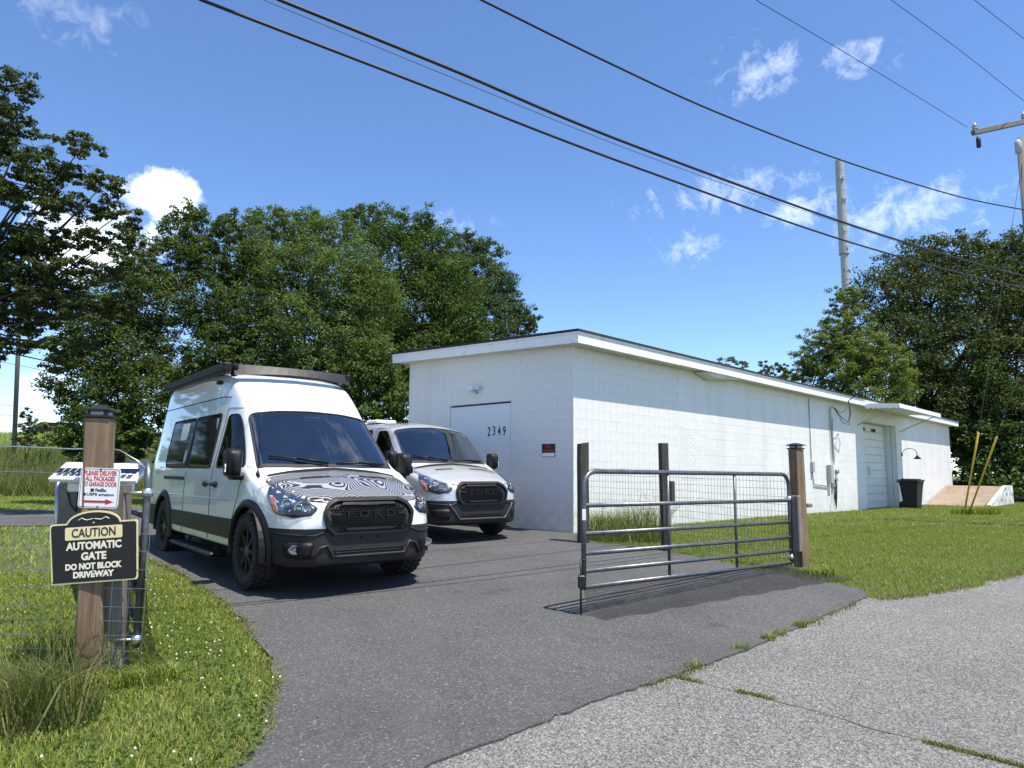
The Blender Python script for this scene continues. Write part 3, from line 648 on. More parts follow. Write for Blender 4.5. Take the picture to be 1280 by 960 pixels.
class Proj:
    """maps a flat outline on to the shell along a direction"""
    def __init__(s, bvh, O, ax, ay, d): s.b = bvh; s.O, s.ax, s.ay, s.d = Vector(O), Vector(ax).normalized(), Vector(ay).normalized(), Vector(d).normalized()
    def hit(s, a, b, off=0):
        o = s.O+s.ax*a+s.ay*b; h = s.b.ray_cast(o, s.d)
        if h[0] is None:
            h = s.b.find_nearest(o-s.d*-2.0)
            return h[0]
        n = h[1] if h[1].dot(s.d) < 0 else -h[1]
        return h[0]+n*off
    def patch(s, poly, off=.004, rim=.02, res=.06):
        bm = bmesh.new(); vs = [bm.verts.new((p[0], p[1], 0)) for p in poly]; bm.faces.new(vs)
        for i in (0, 1):
            lo, hi = min(p[i] for p in poly), max(p[i] for p in poly); k = int((hi-lo)/res)
            for j in range(1, k+1):
                co = [0, 0, 0]; co[i] = lo+(hi-lo)*j/(k+1); no = [0, 0, 0]; no[i] = 1
                bmesh.ops.bisect_plane(bm, geom=bm.verts[:]+bm.edges[:]+bm.faces[:], plane_co=co, plane_no=no)
        bound = [e for e in bm.edges if len(e.link_faces) == 1]
        rimv = {}
        for e in bound:
            for v in e.verts: rimv[v] = None
        base = {v: (v.co.x, v.co.y) for v in bm.verts}
        if rim:
            for v in list(rimv): rimv[v] = bm.verts.new(v.co)
            for e in bound:
                a, b = e.verts; bm.faces.new((a, b, rimv[b], rimv[a]))
        for v, (a, b) in base.items(): v.co = s.hit(a, b, off)
        for v, w in rimv.items():
            if w is not None: w.co = s.hit(*base[v], off-rim)
        bmesh.ops.recalc_face_normals(bm, faces=bm.faces[:])
        t = G(); bm.verts.index_update(); t.v = [tuple(v.co) for v in bm.verts]; t.f = [tuple(v.index for v in f.verts) for f in bm.faces]
        # face outwards
        f0 = bm.faces[0] if False else None
        bm.free(); return t
    def line(s, pts, r, off=0, step=.05, closed=False, n=6):
        P = list(pts)+([pts[0]] if closed else []); out = []
        for a, b in zip(P[:-1], P[1:]):
            a, b = Vector(a), Vector(b); k = max(1, int((b-a).length/step))
            out += [s.hit(*a.lerp(b, i/k), off) for i in range(k)]
        out.append(s.hit(*P[-1], off)); return G().tube(out, r, n)
def cut(bm, pr, poly, test):
    """exact hole of a convex outline in the shell, for the faces that pass the test"""
    n = len(poly); cen = Vector((sum(p[0] for p in poly)/n, sum(p[1] for p in poly)/n)); rad = max((Vector(p)-cen).length for p in poly)+.12
    near = lambda f: test(f) and (Vector(((f.calc_center_median()-pr.O).dot(pr.ax), (f.calc_center_median()-pr.O).dot(pr.ay)))-cen).length < rad
    for i in range(n):
        a, b = Vector(poly[i]), Vector(poly[(i+1) % n]); e = b-a
        if e.length < 1e-5: continue
        nrm = pr.ax*e.y-pr.ay*e.x; co = pr.O+pr.ax*a.x+pr.ay*a.y
        fs = [f for f in bm.faces if near(f)]; ge = set(fs)
        for f in fs: ge.update(f.edges); ge.update(f.verts)
        bmesh.ops.bisect_plane(bm, geom=list(ge), plane_co=co, plane_no=nrm, dist=1e-5)
    def ins(f):
        c = f.calc_center_median()-pr.O; p = Vector((c.dot(pr.ax), c.dot(pr.ay))); sg = 0
        for i in range(n):
            a, b = Vector(poly[i]), Vector(poly[(i+1) % n]); k = (b-a).x*(p-a).y-(b-a).y*(p-a).x
            if abs(k) < 1e-9: continue
            if sg == 0: sg = 1 if k > 0 else -1
            elif k*sg < 0: return False
        return True
    bmesh.ops.delete(bm, geom=[f for f in bm.faces if test(f) and near(f) and ins(f)], context='FACES')
def bm_part(bm, faces, name, mt, parent, smooth=True):
    idx = {}; t = G()
    for f in faces:
        q = []
        for v in f.verts:
            if v not in idx: idx[v] = len(t.v); t.v.append(tuple(v.co))
            q.append(idx[v])
        t.f.append(tuple(q))
    return t.build(name, mt, parent, smooth, local=True)
def wheel(parent, x, y, s, r, w, rim_m, knobby):
    Ax = frame((x, y, r), (1, 0, 0), (0, 0, 1), (0, -s, 0)) if False else frame((x, y, r), (1, 0, 0), (0, 0, -s), (0, s, 0))
    t = G(); h = w/2
    t.lathe([(.60*r, -h*.7), (.70*r, -h*.95), (.86*r, -h), (.95*r, -h*.86), (r*.985, -h*.6), (r*.99, 0), (r*.985, h*.6), (.95*r, h*.86), (.86*r, h), (.70*r, h*.95), (.62*r, h*.72), (.60*r, h*.5)], 40, Ax)
    if knobby:
        for k in range(30):
            a = 2*math.pi*k/30; c, sn = math.cos(a), math.sin(a)
            for j, off in enumerate((-.78, -.28, .28, .78)):
                aa = a+(.1 if j % 2 else 0); c, sn = math.cos(aa), math.sin(aa); rr = r*(.985 if abs(off) < .5 else .965)
                t.box((0, 0, 0), (.02, .055, w*.2), Ax @ frame((c*rr, sn*rr, off*h), (c, sn, 0), (-sn, c, 0), (0, 0, 1)))
    wh = t.build('wheel', M['tyre_rubber'], parent, True, local=True)
    t = G(); t.lathe([(.63*r, h*.55), (.63*r, h*.80), (.60*r, h*.84), (.57*r, h*.7), (.54*r, h*.1), (.10*r, h*.05)], 40, Ax); rim = t.build('rim', rim_m, wh, True, local=True)
    t = G()
    for k in range(8):
        a = 2*math.pi*k/8; c, sn = math.cos(a), math.sin(a)
        t.bbox((0, 0, 0), (.46*r, .055, .03), .008, Ax @ frame((c*.35*r, sn*.35*r, h*.62), (c, sn, 0), (-sn, c, 0), (0, 0, 1)))
    t.build('spokes', rim_m, wh, local=True)
    t = G(); t.lathe([(.14*r, h*.3), (.16*r, h*.7), (.10*r, h*.78), (.02*r, h*.8)], 20, Ax); t.build('hub_cap', M['rim_grey'], wh, True, local=True)
def build_van(name, label, loc, rotz, high, paint, wrap, rackful):
    L = 5.92 if high else 5.50; x0 = .93
    roof = [(1.80, 2.24), (1.95, 2.385), (2.1, 2.52), (2.25, 2.62), (2.45, 2.71), (2.7, 2.77), (3.05, 2.805), (3.5, 2.825), (5.3, 2.825), (5.6, 2.80), (5.8, 2.75), (5.92, 2.62)] if high else [(1.75, 2.16), (1.83, 2.20), (1.95, 2.235), (2.25, 2.265), (3, 2.285), (5.0, 2.285), (5.3, 2.25), (5.5, 2.12)]
    P = dict(len=L, x0=x0,
        zt=[(0, .84), (.006, .90), (.014, .97), (.024, 1.02), (.036, 1.06), (.05, 1.09), (.066, 1.115), (.084, 1.14), (.105, 1.16), (.13, 1.18), (.16, 1.20), (.235, 1.24), (.5, 1.345), (.8, 1.425), (.93, 1.455), (.97, 1.475), (1.36, 1.84), (1.67, 2.13)]+roof,
        yt=[(0, .40), (.024, .55), (.05, .62), (.105, .68), (.2, .735), (.5, .80), (.95, .875), (1.4, .84), (1.75, .80), (2.2, .80), (2.6, .815), (L-.3, .815), (L, .77)],
        cr=[(0, .05), (.1, .055), (.5, .07), (.9, .09), (1.0, .12), (1.6, .12), (1.9, .12), (2.4, .085), (L, .085)],
        yb=[(0, .52), (.006, .57), (.014, .62), (.036, .70), (.066, .765), (.105, .815), (.16, .87), (.235, .915), (.35, .955), (.6, .995), (1.0, 1.02), (2, 1.03), (L-.35, 1.03), (L-.1, 1.01), (L, .97)],
        zs=[(0, .70), (.05, .90), (.105, .98), (.2, 1.04), (.5, 1.17), (.9, 1.33), (1.1, 1.42), (2, 1.45), (L, 1.45)],
        zb=[(0, .52), (.05, .49), (.2, .47), (.6, .50), (1, .55), (L, .55)])
    bm = loft_body(P, None); bvh = BVHTree.FromBMesh(bm)
    van = thing(name, label, 'van', loc, rotz)
    SIDE = {s: Proj(bvh, (0, 3*s, -ZS), (1, 0, 0), (0, 0, 1), (0, -s, 0)) for s in (-1, 1)}
    FRONT = Proj(bvh, (4, 0, -ZS), (0, 1, 0), (0, 0, 1), (-1, 0, 0)); TOP = Proj(bvh, (0, 0, 5), (1, 0, 0), (0, 1, 0), (0, 0, -1))
    WS = Proj(bvh, (3.0, 0, 4.2), (0, 1, 0), Vector((-.65, 0, .76)), Vector((-.76, 0, -.65)))       # square on to the windscreen
    LAMP = {s: Proj(bvh, (3.2, 3*s*.80, -ZS), (-.62*s, .785, 0) if False else Vector((-.62, .785*s, 0)), (0, 0, 1), Vector((-.785, -.62*s, 0))) for s in (-1, 1)}
    # windscreen outline in the plane square on to it
    def wsb(x, z): return (Vector((x, 0, z-ZS))-WS.O).dot(WS.ay)
    b0, b1 = wsb(-.055, 1.505), wsb(-.80, 2.195 if high else 2.13)
    wpoly = rpoly([(-.835, b0+.05), (-.40, b0), (.40, b0), (.835, b0+.05), (.755, b1-.02), (.4, b1), (-.4, b1), (-.755, b1-.02)], [.05, .05, .05, .05, .09, .05, .05, .09], 4)
    zr = 2.13 if high else 2.07
    door_w = rpoly([(-.35, 1.49), (-.5, 1.487), (-1.30, 1.47), (-1.29, zr), (-1.02, zr-.005), (-.93, zr-.06)], [.03, .03, .06, .07, .05, .05], 4)
    side_w = rpoly([(-1.52, 1.47), (-2.62, 1.47), (-2.62, zr+.03), (-1.52, zr+.03)], .06, 4)
    rear_w = rpoly([(-2.66, 1.47), (-3.86, 1.47), (-3.92, 1.62), (-3.90, zr+.03), (-2.66, zr+.03)], .06, 4)
    gl = {}
    gl['windscreen'] = WS.patch([(p[0]*1.012, p[1]) for p in wpoly], -.004, 0)
    for s in (-1, 1): gl[s] = SIDE[s].patch(door_w, -.003, 0)
    arch = {}
    for s in (-1, 1):
        pr = SIDE[s]
        for xw in (0, -3.75 if high else -3.3):
            arc = [(xw+.47*math.cos(a), .40+ZS+.47*math.sin(a)) for a in [math.radians(v) for v in range(-60, 241, 15)]]
            cut(bm, pr, arc, lambda f, s=s: f.calc_center_median().y*s > .5)
        cut(bm, pr, door_w, lambda f, s=s: f.calc_center_median().y*s > .5)
    cut(bm, WS, wpoly, lambda f: f.normal.x > .2 and f.calc_center_median().z > 1.4-ZS)
    # black lower bumper split off along a level line
    zbl = .87-ZS
    fs = [f for f in bm.faces if f.calc_center_median().x > .25]; ge = set(fs)
    for f in fs: ge.update(f.edges); ge.update(f.verts)
    bmesh.ops.bisect_plane(bm, geom=list(ge), plane_co=(0, 0, zbl), plane_no=(0, 0, 1), dist=1e-4)
    bump = [f for f in bm.faces if f.calc_center_median().x > .30 and f.calc_center_median().z < zbl and f.normal.z > -.8]
    und = [f for f in bm.faces if f.normal.z < -.6 and f.calc_center_median().z < .5-ZS+.1]
    bs, us = set(bump), set(und)
    body = bm_part(bm, [f for f in bm.faces if f not in bs and f not in us], 'body', paint, van)
    bump = [f for f in bump if f not in us]
    fb = bm_part(bm, bump, 'front_bumper', M['grey_plastic'], van); bm_part(bm, und, 'underbody', M['black_plastic'], van); bm.free()
    bb = lambda t, n, m_, p, sm_=True: t.build(n, m_, p, sm_, local=True)
    def lo(t): t.v = [(a, b, c-ZS) for a, b, c in t.v]; return t
    ws = bb(gl['windscreen'], 'windscreen', M['windscreen_glass'], van)
    bb(WS.line(wpoly, .011, -.002, closed=True), 'gasket', M['seam'], ws)
    # black band of the glass along the cowl
    bb(WS.patch(rpoly([(-.80, b0+.055), (-.40, b0), (.40, b0), (.80, b0+.055), (.80, b0+.105), (.40, b0+.05), (-.40, b0+.05), (-.80, b0+.105)], .0), -.0015, 0), 'cowl_band', M['seam'], ws, False)
    for s in (-1, 1):
        w = bb(gl[s], 'door_window', M['windscreen_glass'] if not high else M['privacy_glass'], van); bb(SIDE[s].line(door_w, .010, 0, closed=True), 'gasket', M['seam'], w)
        for pl in (side_w, rear_w):
            w = bb(SIDE[s].patch(pl, .006, .012), 'side_window', M['privacy_back'], van)
            bb(SIDE[s].line(pl, .009, .003, closed=True), 'gasket', M['seam'], w)
        if high and s < 0:
            bb(SIDE[s].patch(rpoly([(-2.98, 1.86), (-3.34, 1.86), (-3.34, 2.10), (-2.98, 2.10)], .02, 2), .012, .005), 'window_notice', M['sticker'], van, False)
            bb(SIDE[s].patch([(-2.83+.06*math.cos(a), 1.62+.10*math.sin(a)) for a in np.linspace(0, 2*math.pi, 15)[:-1]], .012, .005), 'round_sticker', M['grey_box'], van, False)
        # seams, rail, handles
        pr = SIDE[s]
        for pl in ([(-.50, .90), (-.36, 1.15), (-.26, 1.42)], [(-.98, 2.20 if high else 2.12), (-1.36, 2.22 if high else 2.13), (-1.40, 1.4), (-1.40, .58)], [(-2.66, .60), (-2.66, 1.42)]):
            bb(pr.line(pl, .0045, .0005), 'seam', M['seam'], body)
        if high: bb(pr.line([(-1.35, 2.36), (-1.6, 2.38), (-4.7, 2.38)], .007, .001), 'roof_seam', M['seam'], body)
        bb(pr.line([(-.60, 1.12), (-1.6, 1.10), (-4.55 if high else -4.1, 1.08)], .014, -.008), 'body_crease', paint, body)
        bb(pr.patch(rpoly([(-2.72, 1.30), (-3.86, 1.30), (-3.86, 1.345), (-2.72, 1.345)], .01, 2), .010, .012), 'slide_rail', M['black_plastic'], van, False)
        for xh in (-1.22, -1.56):
            h = pr.hit(xh, 1.27, .03); t = G(); t.bbox(h, (.17, .035, .04), .012); t.bbox(h+Vector((.05*(1 if xh > -1.4 else -1), -.012*s, 0)), (.07, .03, .075), .012); bb(t, 'door_handle', M['black_plastic'], van, False)
        xr = -3.75 if high else -3.3
        band = [(-.50, .68), (xr+.50, .68), (xr+.50, .88), (-.50, .90)]
        bb(pr.patch(rpoly(band, .01, 1), .012, .014, .12), 'side_moulding', M['black_plastic'], van, False)
        bb(pr.patch(rpoly([(xr-.50, .60), (xr-.48, .90), (-4.9 if high else -4.5, .90), (-4.9 if high else -4.5, .60)], .01, 1), .012, .014, .12), 'rear_moulding', M['black_plastic'], van, False)
        for xw in (0, xr):
            arc = [math.radians(v) for v in range(-12, 193, 8)]; V = []
            for a in arc:
                for rr, off in ((.455, .004), (.46, .035), (.505, .03), (.54, .004)):
                    px_, pz_ = xw+rr*math.cos(a), .40+rr*math.sin(a); h = SIDE[s].hit(px_, max(pz_, .40)+ZS); V.append((px_, h.y+s*off, pz_))
            t = G(); t.add(V, [(4*i+k, 4*i+k+1, 4*i+5+k, 4*i+4+k) for i in range(len(arc)-1) for k in range(3)]); bb(t, 'arch_flare', M['black_plastic'], van)
            t = G(); V = []
            for a in [math.radians(v) for v in range(-10, 191, 10)]:
                for yy in (.55, 1.0): V.append((xw+.475*math.cos(a), s*yy, .40+.475*math.sin(a)))
            t.add(V, [(2*i, 2*i+1, 2*i+3, 2*i+2) for i in range(len(V)//2-1)]); t.box((xw, s*.56, .62), (.90, .02, .45)); bb(t, 'wheel_well', M['black_plastic'], van, False)
            wheel(van, xw, s*.875, s, .395 if high else .36, .25, M['rim_black'] if high else M['rim_grey'], high)
        if high:
            t = G(); t.bbox((-1.85, s*1.0, .27), (1.9, .20, .05), .02); t.tube([(-1.2, s*.85, .40), (-1.2, s*.96, .28)], .02); t.tube([(-2.5, s*.85, .40), (-2.5, s*.96, .28)], .02); bb(t, 'side_step', M['black_plastic'], van, False)
        # mirror
        t = G(); t.bbox((-.32, s*1.0, 1.38), (.22, .20, .08), .03); t.bbox((-.30, s*1.05, 1.44), (.08, .10, .14), .02)
        mb = bb(lo(t), 'mirror', M['black_plastic'], van, False)
        t = G(); prof_ = rpoly([(-.085, -.15), (.075, -.145), (.095, .12), (.06, .155), (-.06, .155), (-.095, .12)], .045, 3)
        V0 = [Vector((-.34, s*(1.075)+p[0], 1.53+p[1])) for p in prof_]; V1 = [Vector((-.22, s*(1.075)+p[0]*.93, 1.53+p[1]*.95)) for p in prof_]; V2 = [Vector((-.165, s*(1.075)+p[0]*.62, 1.53+p[1]*.7)) for p in prof_]; k = len(prof_)
        t.add(V0+V1+V2, [(i, (i+1) % k, k+(i+1) % k, k+i) for i in range(k)]+[(k+i, k+(i+1) % k, 2*k+(i+1) % k, 2*k+i) for i in range(k)]+[tuple(range(k))[::-1], tuple(range(2*k, 3*k))]); bb(lo(t), 'mirror_housing', M['black_plastic'], mb, True)
        t = G(); t.bbox((-.24, s*1.172, 1.47), (.07, .02, .10), .008); bb(lo(t), 'indicator', M['lamp_chrome'], mb, False)
        # headlamp: dark housing, projector reflectors, amber marker, clear cover
        lp = LAMP[s]
        def la(y, x): return (Vector((x, y*s, 0))-Vector((lp.O.x, lp.O.y, 0))).dot(lp.ax)
        hp = rpoly([(la(.55, .86), 1.07), (la(.60, .84), 1.00), (la(.78, .78), .975), (la(.89, .60), 1.01), (la(.93, .42), 1.17), (la(.93, .36), 1.30), (la(.83, .56), 1.235), (la(.66, .78), 1.145)], .02, 3)
        hl = bb(lp.patch(hp, .005, .02, .05), 'headlamp', M['lamp_housing'], van)
        bb(lp.patch(rpoly([(la(.865, .62), 1.015), (la(.895, .54), 1.03), (la(.922, .44), 1.18), (la(.89, .52), 1.17)], .01, 2), .010, .008, .04), 'amber_marker', M['amber'], hl)
        for (yy, xx, zz, rr) in ((.80, .66, 1.10, .06), (.71, .76, 1.06, .05), (.635, .80, 1.055, .035)):
            a0 = la(yy, xx); h = lp.hit(a0, zz, .008); n_ = -lp.d; e1, e2 = lp.ax, Vector((0, 0, 1))
            t = G(); t.lathe([(rr, -.012), (rr*1.02, .004), (rr*.85, .002), (rr*.5, -.010), (rr*.25, .0), (.001, .004)], 18, frame(h, e1, e2, n_)); bb(t, 'reflector', M['lamp_chrome'], hl)
        bb(lp.patch(hp, .022, .016, .05), 'lamp_cover', M['lamp_glass'], hl)
        # raised white brow under the lamp and fog lamp pocket
        fx = FRONT
        pk = rpoly([(s*.60, .73), (s*.63, .57), (s*.83, .59), (s*.85, .74)], .03, 3)
        p_ = bb(FRONT.patch(pk, .004, .012), 'fog_pocket', M['black_plastic'], fb)
        if high:
            h = FRONT.hit(s*.755, .665, .008); t = G(); t.lathe([(.062, -.02), (.064, .012), (.05, .008), (.02, .0), (.001, .006)], 20, frame(h, (0, 1, 0) if s > 0 else (0, 1, 0), (0, 0, 1), (1, 0, 0)) @ Matrix.Diagonal((1.1, .7, 1, 1))); bb(t, 'fog_lamp', M['fog_glass'], fb)
    # grille
    go = rpoly([(-.38, 1.15), (.38, 1.15), (.475, 1.10), (.52, 1.02), (.49, .88), (.42, .80), (-.42, .80), (-.49, .88), (-.52, 1.02), (-.475, 1.10)], .03, 3)
    gi = [(p[0]*.93, 0.975+(p[1]-0.975)*.84) for p in go]
    gr = bb(FRONT.patch(go, .008, .03), 'grille', M['seam'], van)
    n = len(go); t = G(); V = []
    for a, b in zip(go, gi):
        mid = ((a[0]+b[0])/2, (a[1]+b[1])/2)
        V += [FRONT.hit(*a, .006), FRONT.hit(a[0]*.99+b[0]*.01, a[1]*.98+b[1]*.02, .042), FRONT.hit(*b, .040), FRONT.hit(*b, .006)]
    t.add(V, [(4*i+k, 4*((i+1) % n)+k, 4*((i+1) % n)+k+1, 4*i+k+1) for i in range(n) for k in range(3)]); bb(t, 'grille_frame', M['black_plastic'], gr, False)
    t = G()
    for z in np.arange(.845, 1.105, .026):                          # hexagon-like mesh of short bars
        k = 0
        for y in np.arange(-.42, .421, .036):
            yy = y+(.018 if int(round((z-.845)/.026)) % 2 else 0)
            if abs(yy) > .425-(.07 if z > 1.06 or z < .88 else 0): continue
            h = FRONT.hit(yy, z, .016); t.box(h, (.014, .030, .007))
            h = FRONT.hit(yy+.017, z+.013, .016); t.box(h, (.014, .006, .026))
    bb(t, 'grille_mesh', M['black_plastic'], gr, False)
    for i, ch in enumerate('FORD'):
        h = FRONT.hit(-.235+.157*i, 1.0, .026)
        o = text('grille_letter', ch, .135, frame(h, (0, 1.15, 0), (0, 0, .82), (1, 0, 0)), M['black_plastic'], gr, .008, .005)
        o.data.transform(MW[van])
    for (za, zb_, wa, wb, m_) in ((1.085, 1.11, .32, .29, 'black_plastic'), (.845, .87, .26, .30, 'grey_plastic')):
        bb(FRONT.patch(rpoly([(-wa, za), (wa, za), (wb, zb_), (-wb, zb_)], .008, 2), .036, .03), 'grille_bar', M[m_], gr, False)
    for y in (-.38, .38): 
        bb(FRONT.patch(rpoly([(y-.05, .99), (y+.05, .99), (y+.05, 1.015), (y-.05, 1.015)], .004, 1), .030, .03), 'grille_bar', M['black_plastic'], gr, False)
    # bumper relief: number plate pad, lower intake, trim bow
    bb(FRONT.patch(rpoly([(-.42, .60), (.42, .60), (.47, .69), (-.47, .69)], .02, 2), .003, .006), 'lower_intake', M['seam'], fb, False)
    for z in (.625, .65): bb(FRONT.line([(-.40, z), (.40, z)], .006, .010), 'intake_bar', M['black_plastic'], fb)
    bb(FRONT.line([(-.62, .57), (-.55, .68), (-.47, .70), (-.41, .585), (.41, .585), (.47, .70), (.55, .68), (.62, .57)] if high else [(-.64, .82), (-.46, .575), (.46, .575), (.64, .82)], .016, .010), 'trim_bow', M['grey_plastic'] if high else M['rim_grey'], fb)
    for y in (-.10, .10):
        h = FRONT.hit(y, .765, .004); t = G(); t.lathe([(.012, 0), (.012, .008), (.004, .01)], 10, frame(h, (0, 1, 0), (0, 0, 1), (1, 0, 0))); bb(t, 'plate_bolt', M['black_plastic'], fb)
    for s in (-1, 1):
        bb(FRONT.line([(s*.48, .845), (s*.60, .80), (s*.90, .82)], .010, .004), 'bumper_crease', M['grey_plastic'], fb)
    # bonnet
    bon = rpoly([(.85, -.40), (.80, -.60), (.62, -.75), (.42, -.80), (.06, -.825), (.03, -.4), (.015, 0), (.03, .4), (.06, .825), (.42, .80), (.62, .75), (.80, .60), (.85, .40), (.875, 0)], .03, 3)
    bo = bb(TOP.patch(bon, .004, .006, .05), 'bonnet', M['marble_wrap'] if wrap else paint, van)
    bb(TOP.line(bon, .005, .0005, closed=True), 'bonnet_seam', M['seam'], bo)
    for s in (-1, 1):
        bb(TOP.patch(rpoly([(.25, s*.18), (.29, s*.18), (.29, s*.52), (.24, s*.52)], .01, 2), .010, .008), 'bonnet_vent', M['seam'], bo, False)
    # cowl, wipers, aerial
    bb(TOP.patch(rpoly([(.012, -.78), (.012, .78), (-.035, .78), (-.045, 0), (-.035, -.78)], .01, 2), .006, .01), 'cowl', M['black_plastic'], van, False)
    for (y0, y1, up) in ((-.62, -.02, .17), (.10, .72, .10)):
        p0 = WS.hit(y0 if y0 < 0 else y1, b0+.02, .02); p1 = WS.hit(y1 if y0 < 0 else y0, b0+.06, .025)
        a = WS.hit(-.70, b0+up+.03, .018) if y0 < 0 else WS.hit(.06, b0+.05, .018); b_ = WS.hit(-.05, b0+.03, .018) if y0 < 0 else WS.hit(.70, b0+.07, .018)
        t = G(); t.tube([a, a.lerp(b_, .5)+Vector((.01, 0, .01)), b_], .010, 6); t.tube([a.lerp(b_, .45)+Vector((.02, 0, .02)), b_+Vector((.03, 0, .01))], .009, 6); bb(t, 'wiper', M['black_plastic'], van)
    if high:
        h = TOP.hit(-.10, -.86); t = G(); t.lathe([(.03, 0), (.02, .04), (.008, .07)], 10, Matrix.Translation(h)); t.tube([h, h+Vector((.02, -.0, .72))], [.006, .003], 6); bb(t, 'aerial', M['black_plastic'], van)
    if high:
        for y in (-.30, .30): bb(TOP.line([(-.86, y), (-1.1, y*1.02), (-1.5, y*1.05)], .0035, .001), 'roof_crease', M['grey_box'], body)
    # cabin
    t = G(); t.bbox((-.38, 0, 1.16), (.62, 1.80, .52), .06); t.bbox((-.62, .42, 1.36), (.22, .5, .16), .05); bb(lo(t), 'dashboard', M['dash_plastic'], van, False)
    t = G(); t.box((-1.0, 0, .62), (1.9, 1.84, .05)); bb(lo(t), 'cabin_floor', M['seat_cloth'], van, False)
    if high:
        t = G(); t.box((-1.62, 0, 1.35), (.03, 1.80, 1.5)); bb(lo(t), 'bulkhead', M['dash_plastic'], van, False)
    for y in (-.45, .45):
        t = G(); Mt = Matrix.Rotation(-.18, 4, 'Y'); t.bbox((-1.28, y, 1.33), (.16, .52, .78), .05, Mt); t.bbox((-1.36, y, 1.84), (.10, .28, .24), .04, Mt); t.bbox((-1.02, y, .95), (.52, .52, .16), .05); bb(lo(t), 'seat', M['seat_cloth'], van, False)
    t = G(); Mt = frame((-.80, .42, 1.40), (0, 1, 0), Vector((-.5, 0, .866)), Vector((-.866, 0, -.5))); ring = [Mt @ Vector((.19*math.cos(a), .19*math.sin(a), 0)) for a in np.linspace(0, 2*math.pi, 25)]
    t.tube(ring, .016, 8, False); t.tube([ring[0], ring[12]], .02, 6); t.tube([Mt @ Vector((0, 0, 0)), Mt @ Vector((0, -.18, 0))], .018, 6); t.tube([Mt @ Vector((0, 0, 0)), Mt @ Vector((0, 0, -.25))], .03, 6); bb(lo(t), 'steering_wheel', M['black_plastic'], van)
    t = G(); h = WS.hit(0, b1-.10, -.05); t.bbox(h, (.03, .24, .07), .012); bb(t, 'rear_view_mirror', M['black_plastic'], van, False)
    # rear: lamps and doors seam
    for s in (-1, 1):
        t = G(); t.bbox((x0-L-.005, s*.84, 1.35), (.04, .10, .75), .015); bb(lo(t), 'tail_lamp', M['red_print'], van, False)
    # roof gear
    if rackful:
        za = 2.715
        t = G(); xA, xB = -1.38, -4.55
        for s in (-1, 1):
            t2 = G(); t2.bbox(((xA+xB)/2, s*.765, za+.045), (xA-xB, .05, .075), .012); rl = bb(lo(t2), 'rack_rail', M['rack_black'], van, False)
            for xx in (-1.5, -2.5, -3.5, -4.5):
                t2 = G(); t2.bbox((xx, s*.76, za-.01), (.10, .06, .12), .01); bb(lo(t2), 'rack_foot', M['rack_black'], rl, False)
        for xx in np.arange(-2.0, -4.5, -.40):
            t2 = G(); t2.bbox((xx, 0, za+.09), (.07, 1.54, .025), .008); bb(lo(t2), 'rack_slat', M['rack_black'], van, False)
        t2 = G(); V = []
        for k in range(13):
            y = -.79+1.58*k/12; bow = .10*(1-(y/.79)**2)
            V += [(-1.40+bow+.03, y, za-.07+.05*(1-(y/.79)**2)), (-1.43+bow, y, za+.082), (-1.47+bow, y, za+.085), (-1.43+bow, y, za-.05)]
        t2.add(V, [(4*i+k, 4*i+(k+1) % 4, 4*i+4+(k+1) % 4, 4*i+4+k) for i in range(12) for k in range(4)]+[(0, 3, 2, 1), (48, 49, 50, 51)]); bb(lo(t2), 'wind_fairing', M['rack_grey'], van, False)
        t2 = G(); t2.bbox((-2.8, -.90, za+.02), (3.0, .11, .12), .02); aw_ = bb(lo(t2), 'awning_case', M['rack_black'], van, False)
        t2 = G(); t2.bbox((-1.6, -.90, 2.56), (.09, .07, .05), .01); bb(lo(t2), 'scene_light', M['black_plastic'], van, False)
    else:
        for xx in (-2.6, -3.6):
            t2 = G(); t2.bbox((xx, 0, 2.33), (.09, 1.4, .04), .015)
            for s in (-1, 1): t2.bbox((xx, s*.66, 2.27), (.10, .05, .13), .01)
            bb(lo(t2), 'roof_bar', M['rack_black'], van, False)
        t2 = G(); t2.bbox((-2.2, -.30, 2.31), (.45, .45, .06), .02); bb(lo(t2), 'roof_vent', M['white_enamel'], van, False)
    return van
M['privacy_back'] = mat('privacy_back', (.005, .006, .006), .06, 0, .18)
vf = Vector((.625, -.781)).normalized(); rz = math.atan2(vf.y, vf.x)
build_van('camper_van', 'white high roof camper van with marbled bonnet and black roof rack', (-2.06, 8.11, gz0(8.11)+.026), rz, True, M['white_car_paint'], True, True)
SV = Vector((-1.04, 12.33)); build_van('cargo_van', 'silver low roof van parked behind the white camper van', (SV.x, SV.y, gz0(SV.y)+.026), math.radians(-52), False, M['silver_car_paint'], False, False)
